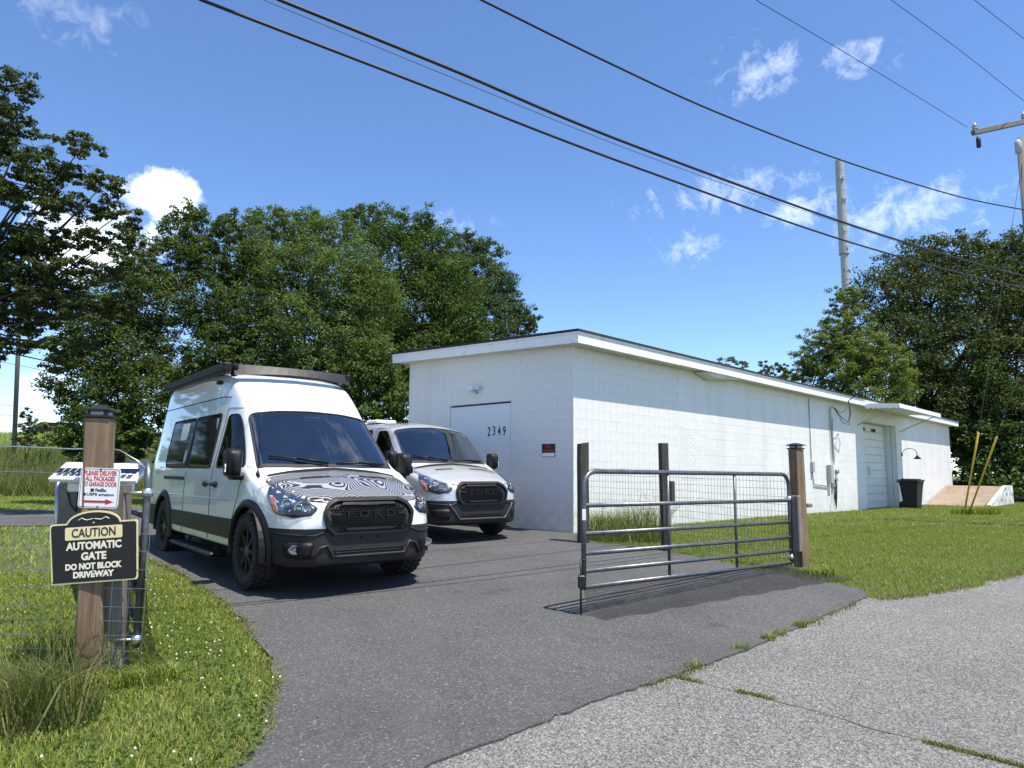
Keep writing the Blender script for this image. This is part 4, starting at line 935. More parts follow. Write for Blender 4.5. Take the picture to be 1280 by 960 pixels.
# ------------------------------------------------------------------ gates, posts, fences, signs
def uvs(o, f):
    uv = o.data.uv_layers.new(name='UVMap'); co = [v.co for v in o.data.vertices]
    for l in o.data.loops: uv.data[l.index].uv = f(MW[o] @ co[l.vertex_index])
def post(name, label, base, topz, w, mt, lean=(0, 0), rot=0.0, cap=None, pointed=False, group=None):
    o = thing(name, label, 'post', tuple(base), rot, group); h = topz-base[2]; t = G(); n = 7; V = []
    for k in range(n):
        f = k/(n-1); z = -.3+(h+.3)*f; j = .003
        V += [(sx*(w/2+random.uniform(-j, j))+lean[0]*f, sy*(w/2+random.uniform(-j, j))+lean[1]*f, z) for sx, sy in ((-1, -.86), (-.86, -1), (.86, -1), (1, -.86), (1, .86), (.86, 1), (-.86, 1), (-1, .86))]
    t.add(V, [(i*8+k, i*8+(k+1) % 8, i*8+8+(k+1) % 8, i*8+8+k) for i in range(n-1) for k in range(8)]+[tuple(range((n-1)*8, n*8))])
    
    if pointed: t.v = [(x, y, z-.075*max(0, -x/w-.1)) if z > h-.001 else (x, y, z) for x, y, z in t.v]
    t.build('timber', mt, o, local=True)
    if cap:
        c = Vector((lean[0], lean[1], h)); t = G()
        t.bbox(c+Vector((0, 0, .012)), (w+.018, w+.018, .018), .005); t.bbox(c+Vector((0, 0, .034)), (w*.80, w*.80, .036), .005)
        t.build('cap_base', M['black_metal'], o, local=True)
        a, b = (w+.03)/2, w*.30; z0, z1 = h+.050, h+.078
        t = G(); t.add([(lean[0]+sx*q, lean[1]+sy*q, z) for z, q in ((z0, a), (z0+.012, a), (z1, b), (z1+.008, b*.5)) for sx, sy in ((-1, -1), (1, -1), (1, 1), (-1, 1))], [(i*4+k, i*4+(k+1) % 4, i*4+4+(k+1) % 4, i*4+4+k) for i in range(3) for k in range(4)]+[(3, 2, 1, 0), (12, 13, 14, 15)]); t.build('cap_roof', M['black_metal'], o, local=True)
        for k in range(4):
            t = G(); a_ = k*math.pi/2; t.box((0, 0, 0), (w*.5, .004, .022), Matrix.Translation(c+Vector((0, 0, .034))) @ Matrix.Rotation(a_, 4, 'Z') @ Matrix.Translation((0, w*.402, 0))); t.build('lens', M['grey_box'], o, local=True)
    return o
GP = gnd(1003, 714)
gpo = post('gate_post', 'tall brown square gate post with solar cap right of the open gate', GP, at(998, 562, GP.y).z, .145, M['treated_wood'], (-.03, .0), .5, True)
t = G(); q0 = gpo; t.bbox((.10, -.02, .85), (.10, .14, .05), .01); t.build('bracket', M['grey_wood'], gpo, local=True)
t = G(); t.bbox((-.115, -.03, .62), (.07, .12, .72), .01); t.build('side_board', M['grey_wood'], gpo, local=True)
F1, F2 = gnd(729, 680), gnd(833, 690)
fpA = post('fence_post', 'dark weathered fence post with slanted top near the building corner', F1, at(730, 553, F1.y).z, .16, M['old_post_wood'], (0, 0), .3, None, True)
fpB = post('fence_post', 'dark weathered fence post standing midway behind the gate', F2, at(830, 554, F2.y).z, .125, M['old_post_wood'], (-.02, 0), .2)
t = G(); t.bbox((.10, -.02, .93), (.07, .10, .32), .012); t.build('latch_block', M['old_post_wood'], fpB, local=True)
def wires(name, label, A, B, z0, z1, dx, dz, r, mt, sag=.0, group=None):
    """woven wire panel between two plan points; heights above the ground"""
    A, B = Vector(A), Vector(B); L = (B-A).xy.length; o = thing(name, label, 'wire fence', (A.x, A.y, gz0(A.y)), 0, group); t = G()
    P = lambda s, h: Vector((A.x+(B.x-A.x)*s, A.y+(B.y-A.y)*s, gz0(A.y+(B.y-A.y)*s)+h))
    h = z0; rr = random.Random(5)
    while h <= z1+1e-6:
        t.tube([P(k/8, h-sag*math.sin(math.pi*k/8)+rr.uniform(-.006, .006)) for k in range(9)], r, 4, False); h += dz*(.8 if h < .4 else 1)
    t.build('line_wires', mt, o, True); t = G(); n = int(L/dx)
    for k in range(n+1): t.tube([P(k/n, z0), P(k/n+rr.uniform(-.002, .002), (z0+z1)/2-sag*.5), P(k/n, z1)], r*.85, 4, False)
    t.build('stay_wires', mt, o, True); return o
wires('wire_fence', 'thin woven wire fence between the gate post and the middle fence post', GP+Vector((-.03, .02, 0)), F2, .05, 1.28, .052, .10, .0026, M['fence_wire'])
wires('wire_fence', 'thin woven wire fence between the two dark weathered fence posts', F2, F1, .05, 1.28, .052, .10, .0026, M['fence_wire'])
# long tube gate, swung open
def tube_gate(name, label, H, E, zl, zh, drop=True, nv=2, sag=0.0):
    """H hinge end, E free end (plan, Vector); zl/zh = (bottom, top) heights at hinge and free end"""
    o = thing(name, label, 'gate', (H.x, H.y, gz0(H.y)), 0)
    P = lambda s, f: Vector((H.x+(E.x-H.x)*s, H.y+(E.y-H.y)*s, zl[0]+(zl[1]-zl[0])*s+((zh[0]+(zh[1]-zh[0])*s)-(zl[0]+(zl[1]-zl[0])*s))*f))
    L = (E-H).xy.length; rc = .16/L
    path = [P(0, 0), P(0, .6)]+[P(rc*(1-math.cos(a)), 1-.14*(1-math.sin(a))) for a in np.linspace(0, math.pi/2, 6)]+[P(.5, 1)]+[P(1-rc*(1-math.cos(a)), 1-.14*(1-math.sin(a))) for a in np.linspace(math.pi/2, 0, 6)]+[P(1, .6), P(1, -.02)]
    G().tube(path, .024, 10).build('outer_frame', M['gate_steel'], o, True)
    for f in (0, .135, .285, .455, .70): G().tube([P(0, f), P(1, f)], .0215, 10).build('rail', M['gate_steel'], o, True)
    for k in range(nv):
        s = (k+1)/(nv+1); G().tube([P(s, 0), P(s, 1)], .016, 8).build('upright', M['gate_steel'], o, True)
    if drop:
        b = P(1, 0); t = G(); t.tube([b+Vector((-.03, -.02, .25)), Vector((b.x-.03, b.y-.02, gz0(b.y)+.01))], .009, 6); t.tube([b+Vector((-.03, -.02, .25)), b+Vector((.02, -.02, .25))], .009, 6); t.build('drop_rod', M['black_metal'], o, True)
        t = G(); t.bbox(b+Vector((-.02, 0, .05)), (.07, .06, .12), .01); t.build('rod_guide', M['black_metal'], o)
        t = G(); t.bbox(P(1, .62)+Vector((.0, -.028, 0)), (.035, .008, .10), .002); t.build('reflector_tag', M['white_print'], o)
    return o, P
GH = at(987, 640, GP.y-.06); GE = gnd(730, 772)
gzs = ((at(988, 703, GH.y).z, at(728, 734, GE.y).z), (at(985, 593, GH.y).z, at(730, 589, GE.y).z))
gate, GPf = tube_gate('tube_gate', 'long dark steel tube gate swung open across the driveway edge', Vector((GH.x, GH.y, 0)), Vector((GE.x, GE.y, 0)), *gzs)
for f in (.06, .72):
    p = GPf(0, f); t = G(); t.tube([p+Vector((-.05, .01, 0)), Vector((GP.x-.02, GP.y, p.z+.01))], .010, 8); t.lathe([(.034, -.03), (.034, .03)], 12, Matrix.Translation(p)); t.build('hinge', M['bright_zinc'], gate, True)
# black netting that hangs from the gate and trails on the asphalt
def netting(name, label, rows, mt='netting'):
    t = G(); n = len(rows[0]); t.add([p for r in rows for p in r], [(i*n+k, i*n+k+1, (i+1)*n+k+1, (i+1)*n+k) for i in range(len(rows)-1) for k in range(n-1)])
    o = t.build(name, M[mt]); A = rows[0][0]; B = rows[0][-1]; ax = (B-A).normalized()
    uv = o.data.uv_layers.new(name='UVMap'); acc = [0]
    for a, b in zip(rows[:-1], rows[1:]): acc.append(acc[-1]+(b[n//2]-a[n//2]).length)
    for l in o.data.loops: i, k = divmod(l.vertex_index, n); uv.data[l.index].uv = ((rows[i][k]-A).dot(ax), acc[i])
    return tag(o, label, 'netting')
nA, nB = gnd(1085, 748), gnd(745, 777); rows = []
outw = Vector((.62, -.78, 0))
for j in range(7):
    row = []
    for k in range(25):
        s = k/24; a = GPf(s, 0)
        g0 = Vector((a.x, a.y, gz0(a.y)+.03)); wdt = .72-.50*s
        if j == 0: p = a+Vector((0, 0, -.01))
        elif j == 1: p = a.lerp(g0, .55)+outw*.02
        else:
            f = (j-2)/4; p = g0+outw*(.05+wdt*f); p += outw*.03*math.sin(k*1.9)*f; p.z = gz0(p.y)+.036+.012*random.random()+(.05*(1-f) if j < 4 else 0)*random.random()
        row.append(p)
    rows.append(row)
netting('gate_netting', 'black netting trailing on the asphalt under the long open gate', rows)
# ---- left gate post with signs
LP = gnd(116, 852); LW = .150
ptop = at(128, 524, LP.y); lean = (ptop.x-LP.x, 0)
lpo = post('gate_post', 'leaning brown timber gate post with solar cap carrying two signs', LP, ptop.z, LW, M['treated_wood'], (lean[0], -.02), math.radians(12), True)
old = LP+Vector((.12, .07, 0)); ot = at(150, 606, old.y); post('old_post', 'short grey weathered post just behind the sign post', old, ot.z, .125, M['grey_wood'], (ot.x-old.x, .0), .15)
bx_ = at(94, 655, LP.y+.30); ob = thing('opener_box', 'grey weathered box left of the sign post under the solar panel', 'box', tuple(bx_))
G().bbox(bx_, (.19, .14, .56), .012).build('housing', M['grey_wood'], ob); G().tube([at(73, 594, LP.y+.30), at(71, 715, LP.y+.30)], .021, 10).build('conduit', M['galvanised'], ob, True)
G().tube([at(84, 612, LP.y+.22), at(88, 630, LP.y+.20), at(95, 640, LP.y+.20), at(98, 612, LP.y+.22)], .006, 6).build('cable', M['cable_black'], ob, True)
SY = LP.y-.100
def sign_frame(px, py, tilt):
    p = at(px, py, SY); x = Vector((math.cos(tilt), .10, math.sin(tilt))).normalized(); y = Vector((-math.sin(tilt), -.02, math.cos(tilt))).normalized(); z = x.cross(y).normalized()
    return frame(p, x, y, z)
PX = SY/FPX*1.0
Mc = sign_frame(118, 688, math.radians(4.0)); cs = thing('caution_sign', 'black and cream caution sign with arched top on the leaning post', 'sign', tuple(Mc.translation))
w, h = 102*PX, 76*PX
def sign_outline(k):
    a, hh = w/2-k, h/2-k; P = rpoly([(-a, -hh), (a, -hh), (a, hh-.02), (a*.62, hh-.02)], [.02, .02, .018, .004], 3)
    P += [(a*.60*math.cos(t_), hh-.02+.075*math.sin(t_)*(1-k*4)) for t_ in np.linspace(.25, math.pi-.25, 13)]
    P += rpoly([(-a*.62, hh-.02), (-a, hh-.02), (-a, hh-.1)], [.004, .018, 0], 3)[:-1]
    return P
G().prism(sign_outline(0), .006, Mc).build('border', M['cream_print'], cs)
G().prism(sign_outline(.009), .0076, Mc).build('panel', M['sign_black'], cs)
tl = lambda x, y, z=.0085: Mc @ Matrix.Translation((x, y, z))
G().prism(rrect(.335*1.05, .082, .01), .0016, tl(0, .115, .0072)).build('caution_panel', M['cream_print'], cs)
text('lettering', 'CAUTION', .078, tl(0, .115, .0096), M['sign_black'], cs, .0006, .0012, .27)
for y, s_, wd, tx in ((.032, .066, .34, 'AUTOMATIC'), (-.035, .066, .155, 'GATE'), (-.098, .052, .345, 'DO NOT BLOCK'), (-.150, .052, .25, 'DRIVEWAY')): text('lettering', tx, s_, tl(0, y), M['pale_print'], cs, .0006, .0026, wd)
t = G()
for s in (-1, 1): t.tube([tl(s*.005, .205) @ Vector((0, 0, 0)), tl(s*.045, .198).translation, tl(s*.075, .212).translation, tl(s*.095, .200).translation], .0025, 5)
t.build('ornament', M['pale_print'], cs)
for y in (.178, -.128): G().lathe([(.007, 0), (.007, .003), (.002, .005)], 10, tl(0, y)).build('screw', M['bright_zinc'], cs)
Md = sign_frame(124.5, 610, math.radians(-1.5)); ds = thing('delivery_sign', 'small white delivery sign with red arrow above the caution sign', 'sign', tuple(Md.translation))
w2, h2 = 47*PX, 49*PX
G().prism(rrect(w2, h2, .022), .004, Md).build('plate', M['white_print'], ds)
td = lambda x, y, z=.0045: Md @ Matrix.Translation((x, y, z))
o_, i_ = rrect(w2-.012, h2-.012, .018), rrect(w2-.018, h2-.018, .016); n = len(o_); t = G(); t.add([Md @ Vector((*p, .0047)) for p in o_]+[Md @ Vector((*p, .0047)) for p in i_], [(k, (k+1) % n, n+(k+1) % n, n+k) for k in range(n)]); t.build('border_line', M['sign_black'], ds)
for y, tx, wd in ((.096, 'PLEASE DELIVER', .205), (.060, 'ALL PACKAGES', .185), (.024, 'TO GARAGE DOOR', .215)): text('lettering', tx, .040, td(0, y), M['red_print'], ds, .0004, .0012, wd)
text('lettering', 'FedEx.', .028, td(.012, -.014), M['sign_black'], ds, .0004, .001, .07); G().prism(rrect(.022, .02, .004), .0006, td(-.042, -.014)).build('badge', M['sign_black'], ds)
text('lettering', 'USPS amazon', .024, td(.01, -.042), M['sign_black'], ds, .0004, .0006, .17); G().prism(rrect(.02, .018, .004), .0006, td(-.09, -.042)).build('badge', M['sign_black'], ds)
G().prism([(-.09, -.007), (.045, -.007), (.045, -.018), (.095, 0), (.045, .018), (.045, .007), (-.09, .007)], .0008, td(.0, -.088)).build('arrow', M['red_print'], ds)
for y in (.122, -.122): G().lathe([(.006, 0), (.006, .003), (.002, .004)], 10, td(0, y)).build('screw', M['black_metal'], ds)
# solar panel on the old posts
pc = at(126, 591, LP.y+.22); sp_ = thing('solar_panel', 'small white framed solar panel behind the sign post', 'solar panel', tuple(pc))
pw = 104*(LP.y+.22)/FPX; Ms = frame(pc, Vector((1, .04, -.015)).normalized(), Vector((0, .85, .53)).normalized(), Vector((0, -.53, .85)).normalized())
G().bbox((0, 0, 0), (pw, .30, .03), .004, Ms.to_3x3().to_4x4()).build('frame', M['white_enamel'], sp_, local=True) if False else None
t = G(); t.bbox((0, 0, 0), (pw, .22, .03), .004, Ms); fr_ = t.build('frame', M['white_enamel'], sp_)
for k in range(12):
    for r in range(3):
        t = G(); t.box((-pw/2+.03+(pw-.06)*(k+.5)/12, -.062+.062*r, .0160), ((pw-.06)/12-.008, .056, .003), Ms); t.build('cell', M['solar_cell'], fr_)
t = G(); t.bbox(pc+Vector((0, .02, -.10)), (pw*.72, .10, .07), .01); t.build('mount', M['white_enamel'], sp_)
# hinge end of the left gate leaf, swung inwards
LH = LP+Vector((.345, .02, 0)); hb, ht = at(176, 806, LH.y).z, at(186, 578, LH.y).z
LE = LH+Vector((-2.5, 3.4, 0))
lg, LGf = tube_gate('tube_gate', 'steel tube gate swung inwards beside the leaning sign post', Vector((at(178, 700, LH.y).x, LH.y, 0)), Vector((LE.x, LE.y, 0)), (hb, hb-.02), (ht, ht-.05), False, 2)
for f in (.03, .83):
    p = LGf(0, f); t = G(); t.tube([p+Vector((.02, -.01, 0)), p+Vector((-.22, -.01, -.005))], .010, 8); t.lathe([(.036, -.025), (.036, .025)], 12, Matrix.Translation(p)); t.build('hinge', M['bright_zinc'], lg, True)
rows = []
for j in range(6):
    row = []
    for k in range(9):
        s = k/8*.28; a = LGf(s, 0); g0 = Vector((a.x, a.y, gz0(a.y)))
        if j == 0: p = LGf(s, .45)+Vector((.03, -.03, 0))
        elif j == 1: p = LGf(s, .12)+Vector((.09*(1-.6*k/8), -.03, 0))
        else:
            f = (j-1)/4; p = a.lerp(g0, f)+Vector((.09+.26*f*(1-.6*k/8), -.03, 0)); p.z += .015*random.random()+.01
        row.append(p)
    rows.append(row)
netting('gate_netting', 'black netting flap hanging from the gate by the sign post', rows, 'netting_thick')
# actuator of the gate opener
a0 = LGf(0, .45); t = G(); t.tube([old+Vector((.08, .05, .55)), a0.lerp(LGf(.25, .45), .9)+Vector((.02, 0, 0))], .03, 10); t.tube([a0.lerp(LGf(.25, .45), .5)+Vector((.02, 0, 0)), LGf(.3, .45)], .014, 8); tag(t.build('gate_opener_arm', M['black_metal'], None, True), 'black actuator arm of the gate opener behind the sign post', 'gate opener')
# left wire fence with its slack top strand
FA = LP+Vector((-.02, -.079, 0)); FB = LP+Vector((-3.6, .05, 0))
wires('wire_fence', 'woven wire fence running left from the leaning sign post', FA+Vector((.36, .0, 0)), FB, .03, 1.02, .11, .115, .0023, M['galvanised'])
def strand(name, label, pts, r, mt, cat='wire', group=None, n=6): return tag(G().tube(pts, r, n).build(name, M[mt], None, True), label, cat, group)
Yw = LP.y+.05
strand('fence_strand', 'slack barbed top wire left of the sign post', [at(-60, 556, Yw), at(20, 558, Yw), at(90, 561, Yw), at(135, 560, Yw), at(150, 563, Yw), at(172, 576, Yw), at(184, 588, Yw)], .004, 'bright_zinc')
strand('fence_strand', 'lower barbed wire just above the mesh left of the sign post', [at(-60, 592, Yw), at(10, 590, Yw), at(70, 591, Yw), at(112, 594, Yw)], .0035, 'fence_wire')
# ------------------------------------------------------------------ poles and lines
PB = Vector((12.62, 16.2, gz0(16.2))); pol = thing('utility_pole', 'tall grey utility pole with crossarm at the right edge', 'utility pole', tuple(PB))
t = G(); t.tube([PB+Vector((0, 0, -.5)), PB+Vector((0, 0, 5)), PB+Vector((0, 0, 9.5))], [.16, .145, .115], 14); t.build('shaft', M['pole_wood'], pol, True)
ARM = at(1216, 166, 15.6); ARE = ARM+(at(1281, 152, 16.2)-ARM)*2.2
t = G(); d = (ARE-ARM).normalized(); y_ = Vector((0, 0, 1)).cross(d).normalized(); t.bbox((0, 0, 0), ((ARE-ARM).length, .10, .12), .01, frame((ARM+ARE)/2, d, y_, d.cross(y_))); t.build('crossarm', M['pole_wood'], pol)
def insul(p, s=1.0):
    t = G(); t.lathe([(.03, -.06), (.06, -.05), (.06, -.02), (.04, 0), (.06, .02), (.055, .05), (.03, .08), (.03, .11)], 12, Matrix.Translation(p) @ Matrix.Scale(s, 4)); t.build('insulator', M['insulator'], pol, True)
insul(ARM.lerp(ARE, .02)+Vector((0, 0, .12))); insul(ARM.lerp(ARE, .45)+Vector((0, 0, .14))); insul(ARM.lerp(ARE, .95)+Vector((0, 0, .12)))
t = G(); p = ARM+Vector((.12, 0, -.25)); t.lathe([(.035, -.12), (.05, -.1), (.05, .08), (.03, .16)], 10, Matrix.Translation(p)); t.build('cutout', M['cable_black'], pol, True)
t = G(); p = at(1273, 184, 16.0); t.lathe([(.05, -.16), (.075, -.14), (.075, .12), (.03, .2)], 12, Matrix.Translation(p)); t.build('arrester', M['grey_box'], pol, True)
def catenary(a, b, sag, n=24):
    a, b = Vector(a), Vector(b); return [a.lerp(b, k/n)-Vector((0, 0, 4*sag*(k/n)*(1-k/n))) for k in range(n+1)]
def through(pts_px):
    """control pixels with depths -> smooth polyline"""
    P = [at(*q) for q in pts_px]; out = []
    for i in range(len(P)-1):
        p0, p1, p2, p3 = P[max(i-1, 0)], P[i], P[i+1], P[min(i+2, len(P)-1)]
        for k in range(10):
            t_ = k/10; out.append(.5*((2*p1)+(p2-p0)*t_+(2*p0-5*p1+4*p2-p3)*t_**2+(3*p1-p0-3*p2+p3)*t_**3))
    return out+[P[-1]]
def line(name, label, px, r, ext=None): 
    P = through(px)
    if ext: P = [P[0]+(P[0]-P[4]).normalized()*ext+Vector((0, 0, ext*.10))]+P
    return tag(G().tube(P, r, 6).build(name, M['cable_black'], None, True), label, 'cable', 'overhead lines along the road')
line('overhead_cable', 'lowest thick black cable running from top left to the right edge', [(252, 0, 5.1), (520, 103, 5.9), (800, 211, 7.5), (1090, 311, 11), (1300, 364, 15.2), (1500, 400, 20)], .014, 14)
line('overhead_cable', 'upper of the two thick black cables crossing the tower', [(350, 0, 5.3), (560, 85, 6.1), (800, 185, 7.7), (1100, 293, 11.2), (1300, 350, 15.2), (1500, 392, 20)], .017, 14)
line('overhead_cable', 'thin wire running just below the upper thick cable', [(330, 0, 5.4), (560, 95, 6.3), (800, 192, 7.9), (1000, 262, 10.2), (1190, 322, 13.5), (1400, 376, 18)], .0035, 14)
line('overhead_cable', 'twisted black cable hanging above the tower top', [(602, 0, 6.8), (760, 78, 8.0), (900, 142, 9.5), (1060, 203, 11.8), (1200, 246, 14.5), (1290, 264, 16.4)], .015, 14)
A1 = ARM+Vector((0, 0, .2))
line('overhead_wire', 'thin wire ending at the near end of the crossarm', [(945, 0, 10.4), (1080, 80, 12.6), (1209, 159, 15.55)], .006, 16)
line('overhead_wire', 'thin wire reaching the top of the utility pole', [(1114, 0, 12.2), (1200, 63, 14.0), (1282, 128, 16.1)], .006, 16)
line('overhead_wire', 'thin wire in the top right corner of the sky', [(1218, 0, 12.6), (1290, 56, 14.0), (1400, 140, 16.6)], .006, 16)
wh = bw(13.45+.75, -.42, 1.2+2.74)
P = [at(1283, 270, 16.0), at(1276, 296, 16.3), at(1240, 340, 17.2), at(1190, 386, 18.6), at(1130, 440, 20.6), wh]; Q = []
for i in range(len(P)-1):
    for k in range(8):
        p0, p1, p2, p3 = P[max(i-1, 0)], P[i], P[i+1], P[min(i+2, len(P)-1)]; t_ = k/8
        Q.append(.5*((2*p1)+(p2-p0)*t_+(2*p0-5*p1+4*p2-p3)*t_**2+(3*p1-p0-3*p2+p3)*t_**3))
tag(G().tube(Q+[wh], .016, 6).build('service_cable', M['cable_black'], None, True), 'black service cable drooping from the pole to the building eave', 'cable')
# guy wires with yellow guards
for i, (a, b, c, lb) in enumerate((((1205, 643), (1223, 541), (1262, 300), 'left yellow guy wire guard, the steeper of the two'), ((1211, 642), (1246, 546), (1320, 330), 'right yellow guy wire guard, the more slanted of the two'))):
    g0 = gnd(*a); tp = PB+Vector((-.05, .0, 9.2 if i == 0 else 6.4)); gy = thing('guy_wire', lb, 'guy wire', tuple(g0))
    m_ = at(*b, 20.6)
    dr_ = (m_-g0).normalized(); G().tube([g0+dr_*.05, m_], .027, 10).build('guard', M['yellow_plastic'], gy, True)
    e = at(*c, 18.0); G().tube([g0, m_, m_.lerp(e, .5), e, e+(e-m_)*.5], .006, 5).build('cable', M['fence_wire'], gy, True)
# far monopole tower
TY = 85.0; tb = at(1070, 600, TY); tw = thing('cell_tower', 'tall grey monopole tower rising behind the right trees', 'tower', (tb.x, tb.y, 0))
zt_, zm_ = at(1051, 201, TY).z, at(1055, 318, TY).z
t = G(); t.tube([(tb.x, tb.y, 0), (tb.x, tb.y, zm_)], [.55, .46], 18, False); t.build('lower_shaft', M['steel_tower'], tw, True)
t = G(); t.tube([(tb.x, tb.y, zm_), (tb.x, tb.y, zt_)], [.60, .52], 18, False); t.build('upper_shaft', M['steel_tower'], tw, True)
for k in range(9):
    z = zm_+(zt_-zm_)*(k+.02)/9; t = G(); t.tube([(tb.x, tb.y, z), (tb.x, tb.y, z+.06)], .612-.08*k/9, 18, False); t.build('flange', M['steel_tower'], tw, True)
for (k, a) in ((7.2, .2), (7.2, -.5), (5.2, 0), (5.2, .6), (2.2, -.2), (.6, .3)):
    z = zm_+(zt_-zm_)*k/9; t = G(); t.bbox((tb.x+.5*math.sin(a), tb.y-.60, z), (.28, .14, .42), .02); t.build('port_hatch', M['grey_box'], tw)
# far pole by the field with its lines
q0 = at(20, 545, 52); fp = thing('utility_pole', 'distant leaning utility pole in the field at far left', 'utility pole', (q0.x, q0.y, gz(q0.x, 52)))
t = G(); t.tube([(q0.x, 52, gz(q0.x, 52)-.5), at(24, 405, 52), at(25, 360, 52)], [.17, .15, .13], 10); t.build('shaft', M['pole_wood'], fp, True)
for (ya, yb, lb) in ((438, 458, 'highest of the thin distant lines at far left'), (452, 470, 'second of the thin distant lines at far left'), (505, 518, 'third thin distant line at far left'), (518, 528, 'lowest thin distant line at far left')):
    tag(G().tube([at(-150, ya-26, 60), at(0, ya, 54), at(90, yb, 50), at(200, yb+8, 46)], .018, 5).build('distant_line', M['cable_black'], None, True), lb, 'cable', 'distant lines in the field')
# ------------------------------------------------------------------ trees
def leaves(C, R, n_per, size, flat=.55, seed=0):
    """rhombic leaves gathered in clumps: C clump centres (k,3), R clump radii (k,)"""
    r = np.random.default_rng(seed); k = len(C); n = k*n_per
    ci = np.repeat(np.arange(k), n_per)
    d = r.normal(size=(n, 3)); d /= np.linalg.norm(d, axis=1)[:, None]
    rad = r.random(n)**.45
    P = C[ci]+d*(rad*R[ci])[:, None]*np.array([1, 1, flat])
    nrm = d*.55+r.normal(size=(n, 3))*.55+np.array([0, 0, .55]); nrm /= np.linalg.norm(nrm, axis=1)[:, None]
    a = np.cross(nrm, r.normal(size=(n, 3))); a /= np.linalg.norm(a, axis=1)[:, None]; b = np.cross(nrm, a)
    s = size*(.6+.8*r.random(n)); L = (a*s[:, None]); W = b*(s*.52)[:, None]
    V = np.empty((n, 4, 3)); V[:, 0] = P-L*.5; V[:, 1] = P+W*.5+nrm*(s*.10)[:, None]-L*.05; V[:, 2] = P+L*.5; V[:, 3] = P-W*.5+nrm*(s*.10)[:, None]-L*.05
    return V.reshape(-1, 3)
def tree(name, label, base, lobes, mt, leaf=.16, dens=1.0, group=None, clump=.30, trunk_r=.2, flat=.6, fork=.45, cat='tree', seed=1):
    """lobes: (px, py, rx, ry, Y[, depth factor]) in the photograph, turned into ellipsoids at their own distance"""
    r = np.random.default_rng(seed); rr = random.Random(seed)
    E = []
    for q in lobes:
        px, py, rx, ry, Y = q[:5]; c = at(px, py, Y); k = Y/FPX
        E.append((np.array(c), np.array([rx*k, max(rx, ry)*k*(q[5] if len(q) > 5 else .9), ry*k])))
    bx, by = base; bz = gz(bx, by); o = thing(name, label, cat, (bx, by, bz), 0, group)
    Cs = []; Rs = []; tw = G()
    cz = np.mean([e[0][2] for e in E]); hub = Vector((bx, by, bz+(max(.6, cz-bz))*fork)); mean = Vector(np.mean([e[0] for e in E], axis=0))
    hub = hub.lerp(Vector((mean.x, mean.y, hub.z)), .35)
    t = G(); t.tube([(bx, by, bz-.3), (bx+rr.uniform(-.1, .1), by, bz+(hub.z-bz)*.5), hub], [trunk_r*1.25, trunk_r, trunk_r*.8], 9); t.build('trunk', M['bark'], o, True)
    limbs = G()
    for c, rad in E:
        vol = rad[0]*rad[1]*rad[2]; cr = clump*np.clip(min(rad)/1.6, .5, 1.15)
        nk = int(np.clip(dens*2.45*math.pi*rad[0]*rad[2]/(.13*leaf**2)/NPC, 12, 3000))
        d = r.normal(size=(nk, 3)); d /= np.linalg.norm(d, axis=1)[:, None]; f = .35+.65*r.random(nk)**.38
        # lumpy outline: some directions bulge, some are hollow
        b = 1+.20*np.sin(d[:, 0]*5.1+c[0]*3)*np.sin(d[:, 2]*4.7+c[2]*2)+.16*np.sin(d[:, 1]*6.3+c[1]+d[:, 0]*4)
        P = c+d*rad*(f*b)[:, None]; Cs.append(P); Rs.append(cr*(.55+.75*r.random(nk)))
        cv = Vector(c); mid = hub.lerp(cv, .5)+Vector((rr.uniform(-.2, .2), rr.uniform(-.2, .2), -.08*(cv-hub).length+rr.uniform(0, .2)))
        rl = max(.02, trunk_r*.30*min(1, vol**.33/2)); limbs.tube([hub, mid, cv], [rl*1.3, rl, rl*.55], 6)
        for k in range(min(nk, 9)):
            p = Vector(P[k]); m = cv.lerp(p, .5)+Vector((rr.uniform(-.1, .1), rr.uniform(-.1, .1), rr.uniform(-.05, .12))); limbs.tube([cv, m, p], [rl*.5, rl*.32, rl*.14], 5)
            for j in range(2):
                e = p+Vector((rr.gauss(0, .3), rr.gauss(0, .3), rr.gauss(.05, .2)))*cr*3; limbs.tube([m, e], [rl*.25, rl*.1], 4)
    limbs.build('limbs', M['bark'], o, True)
    C, R = np.concatenate(Cs), np.concatenate(Rs); npc = NPC
    Cl = np.array(MW[o].translation)
    V = leaves(C, R, npc, leaf, flat, seed); F = np.arange(len(V)).reshape(-1, 4)
    big('crown', V, F, M[mt], o); return len(F)
TOT = {}; NPC = 42
def T(*a, **k): TOT[a[0]+str(len(TOT))] = tree(*a, **k)
Y = 17.0
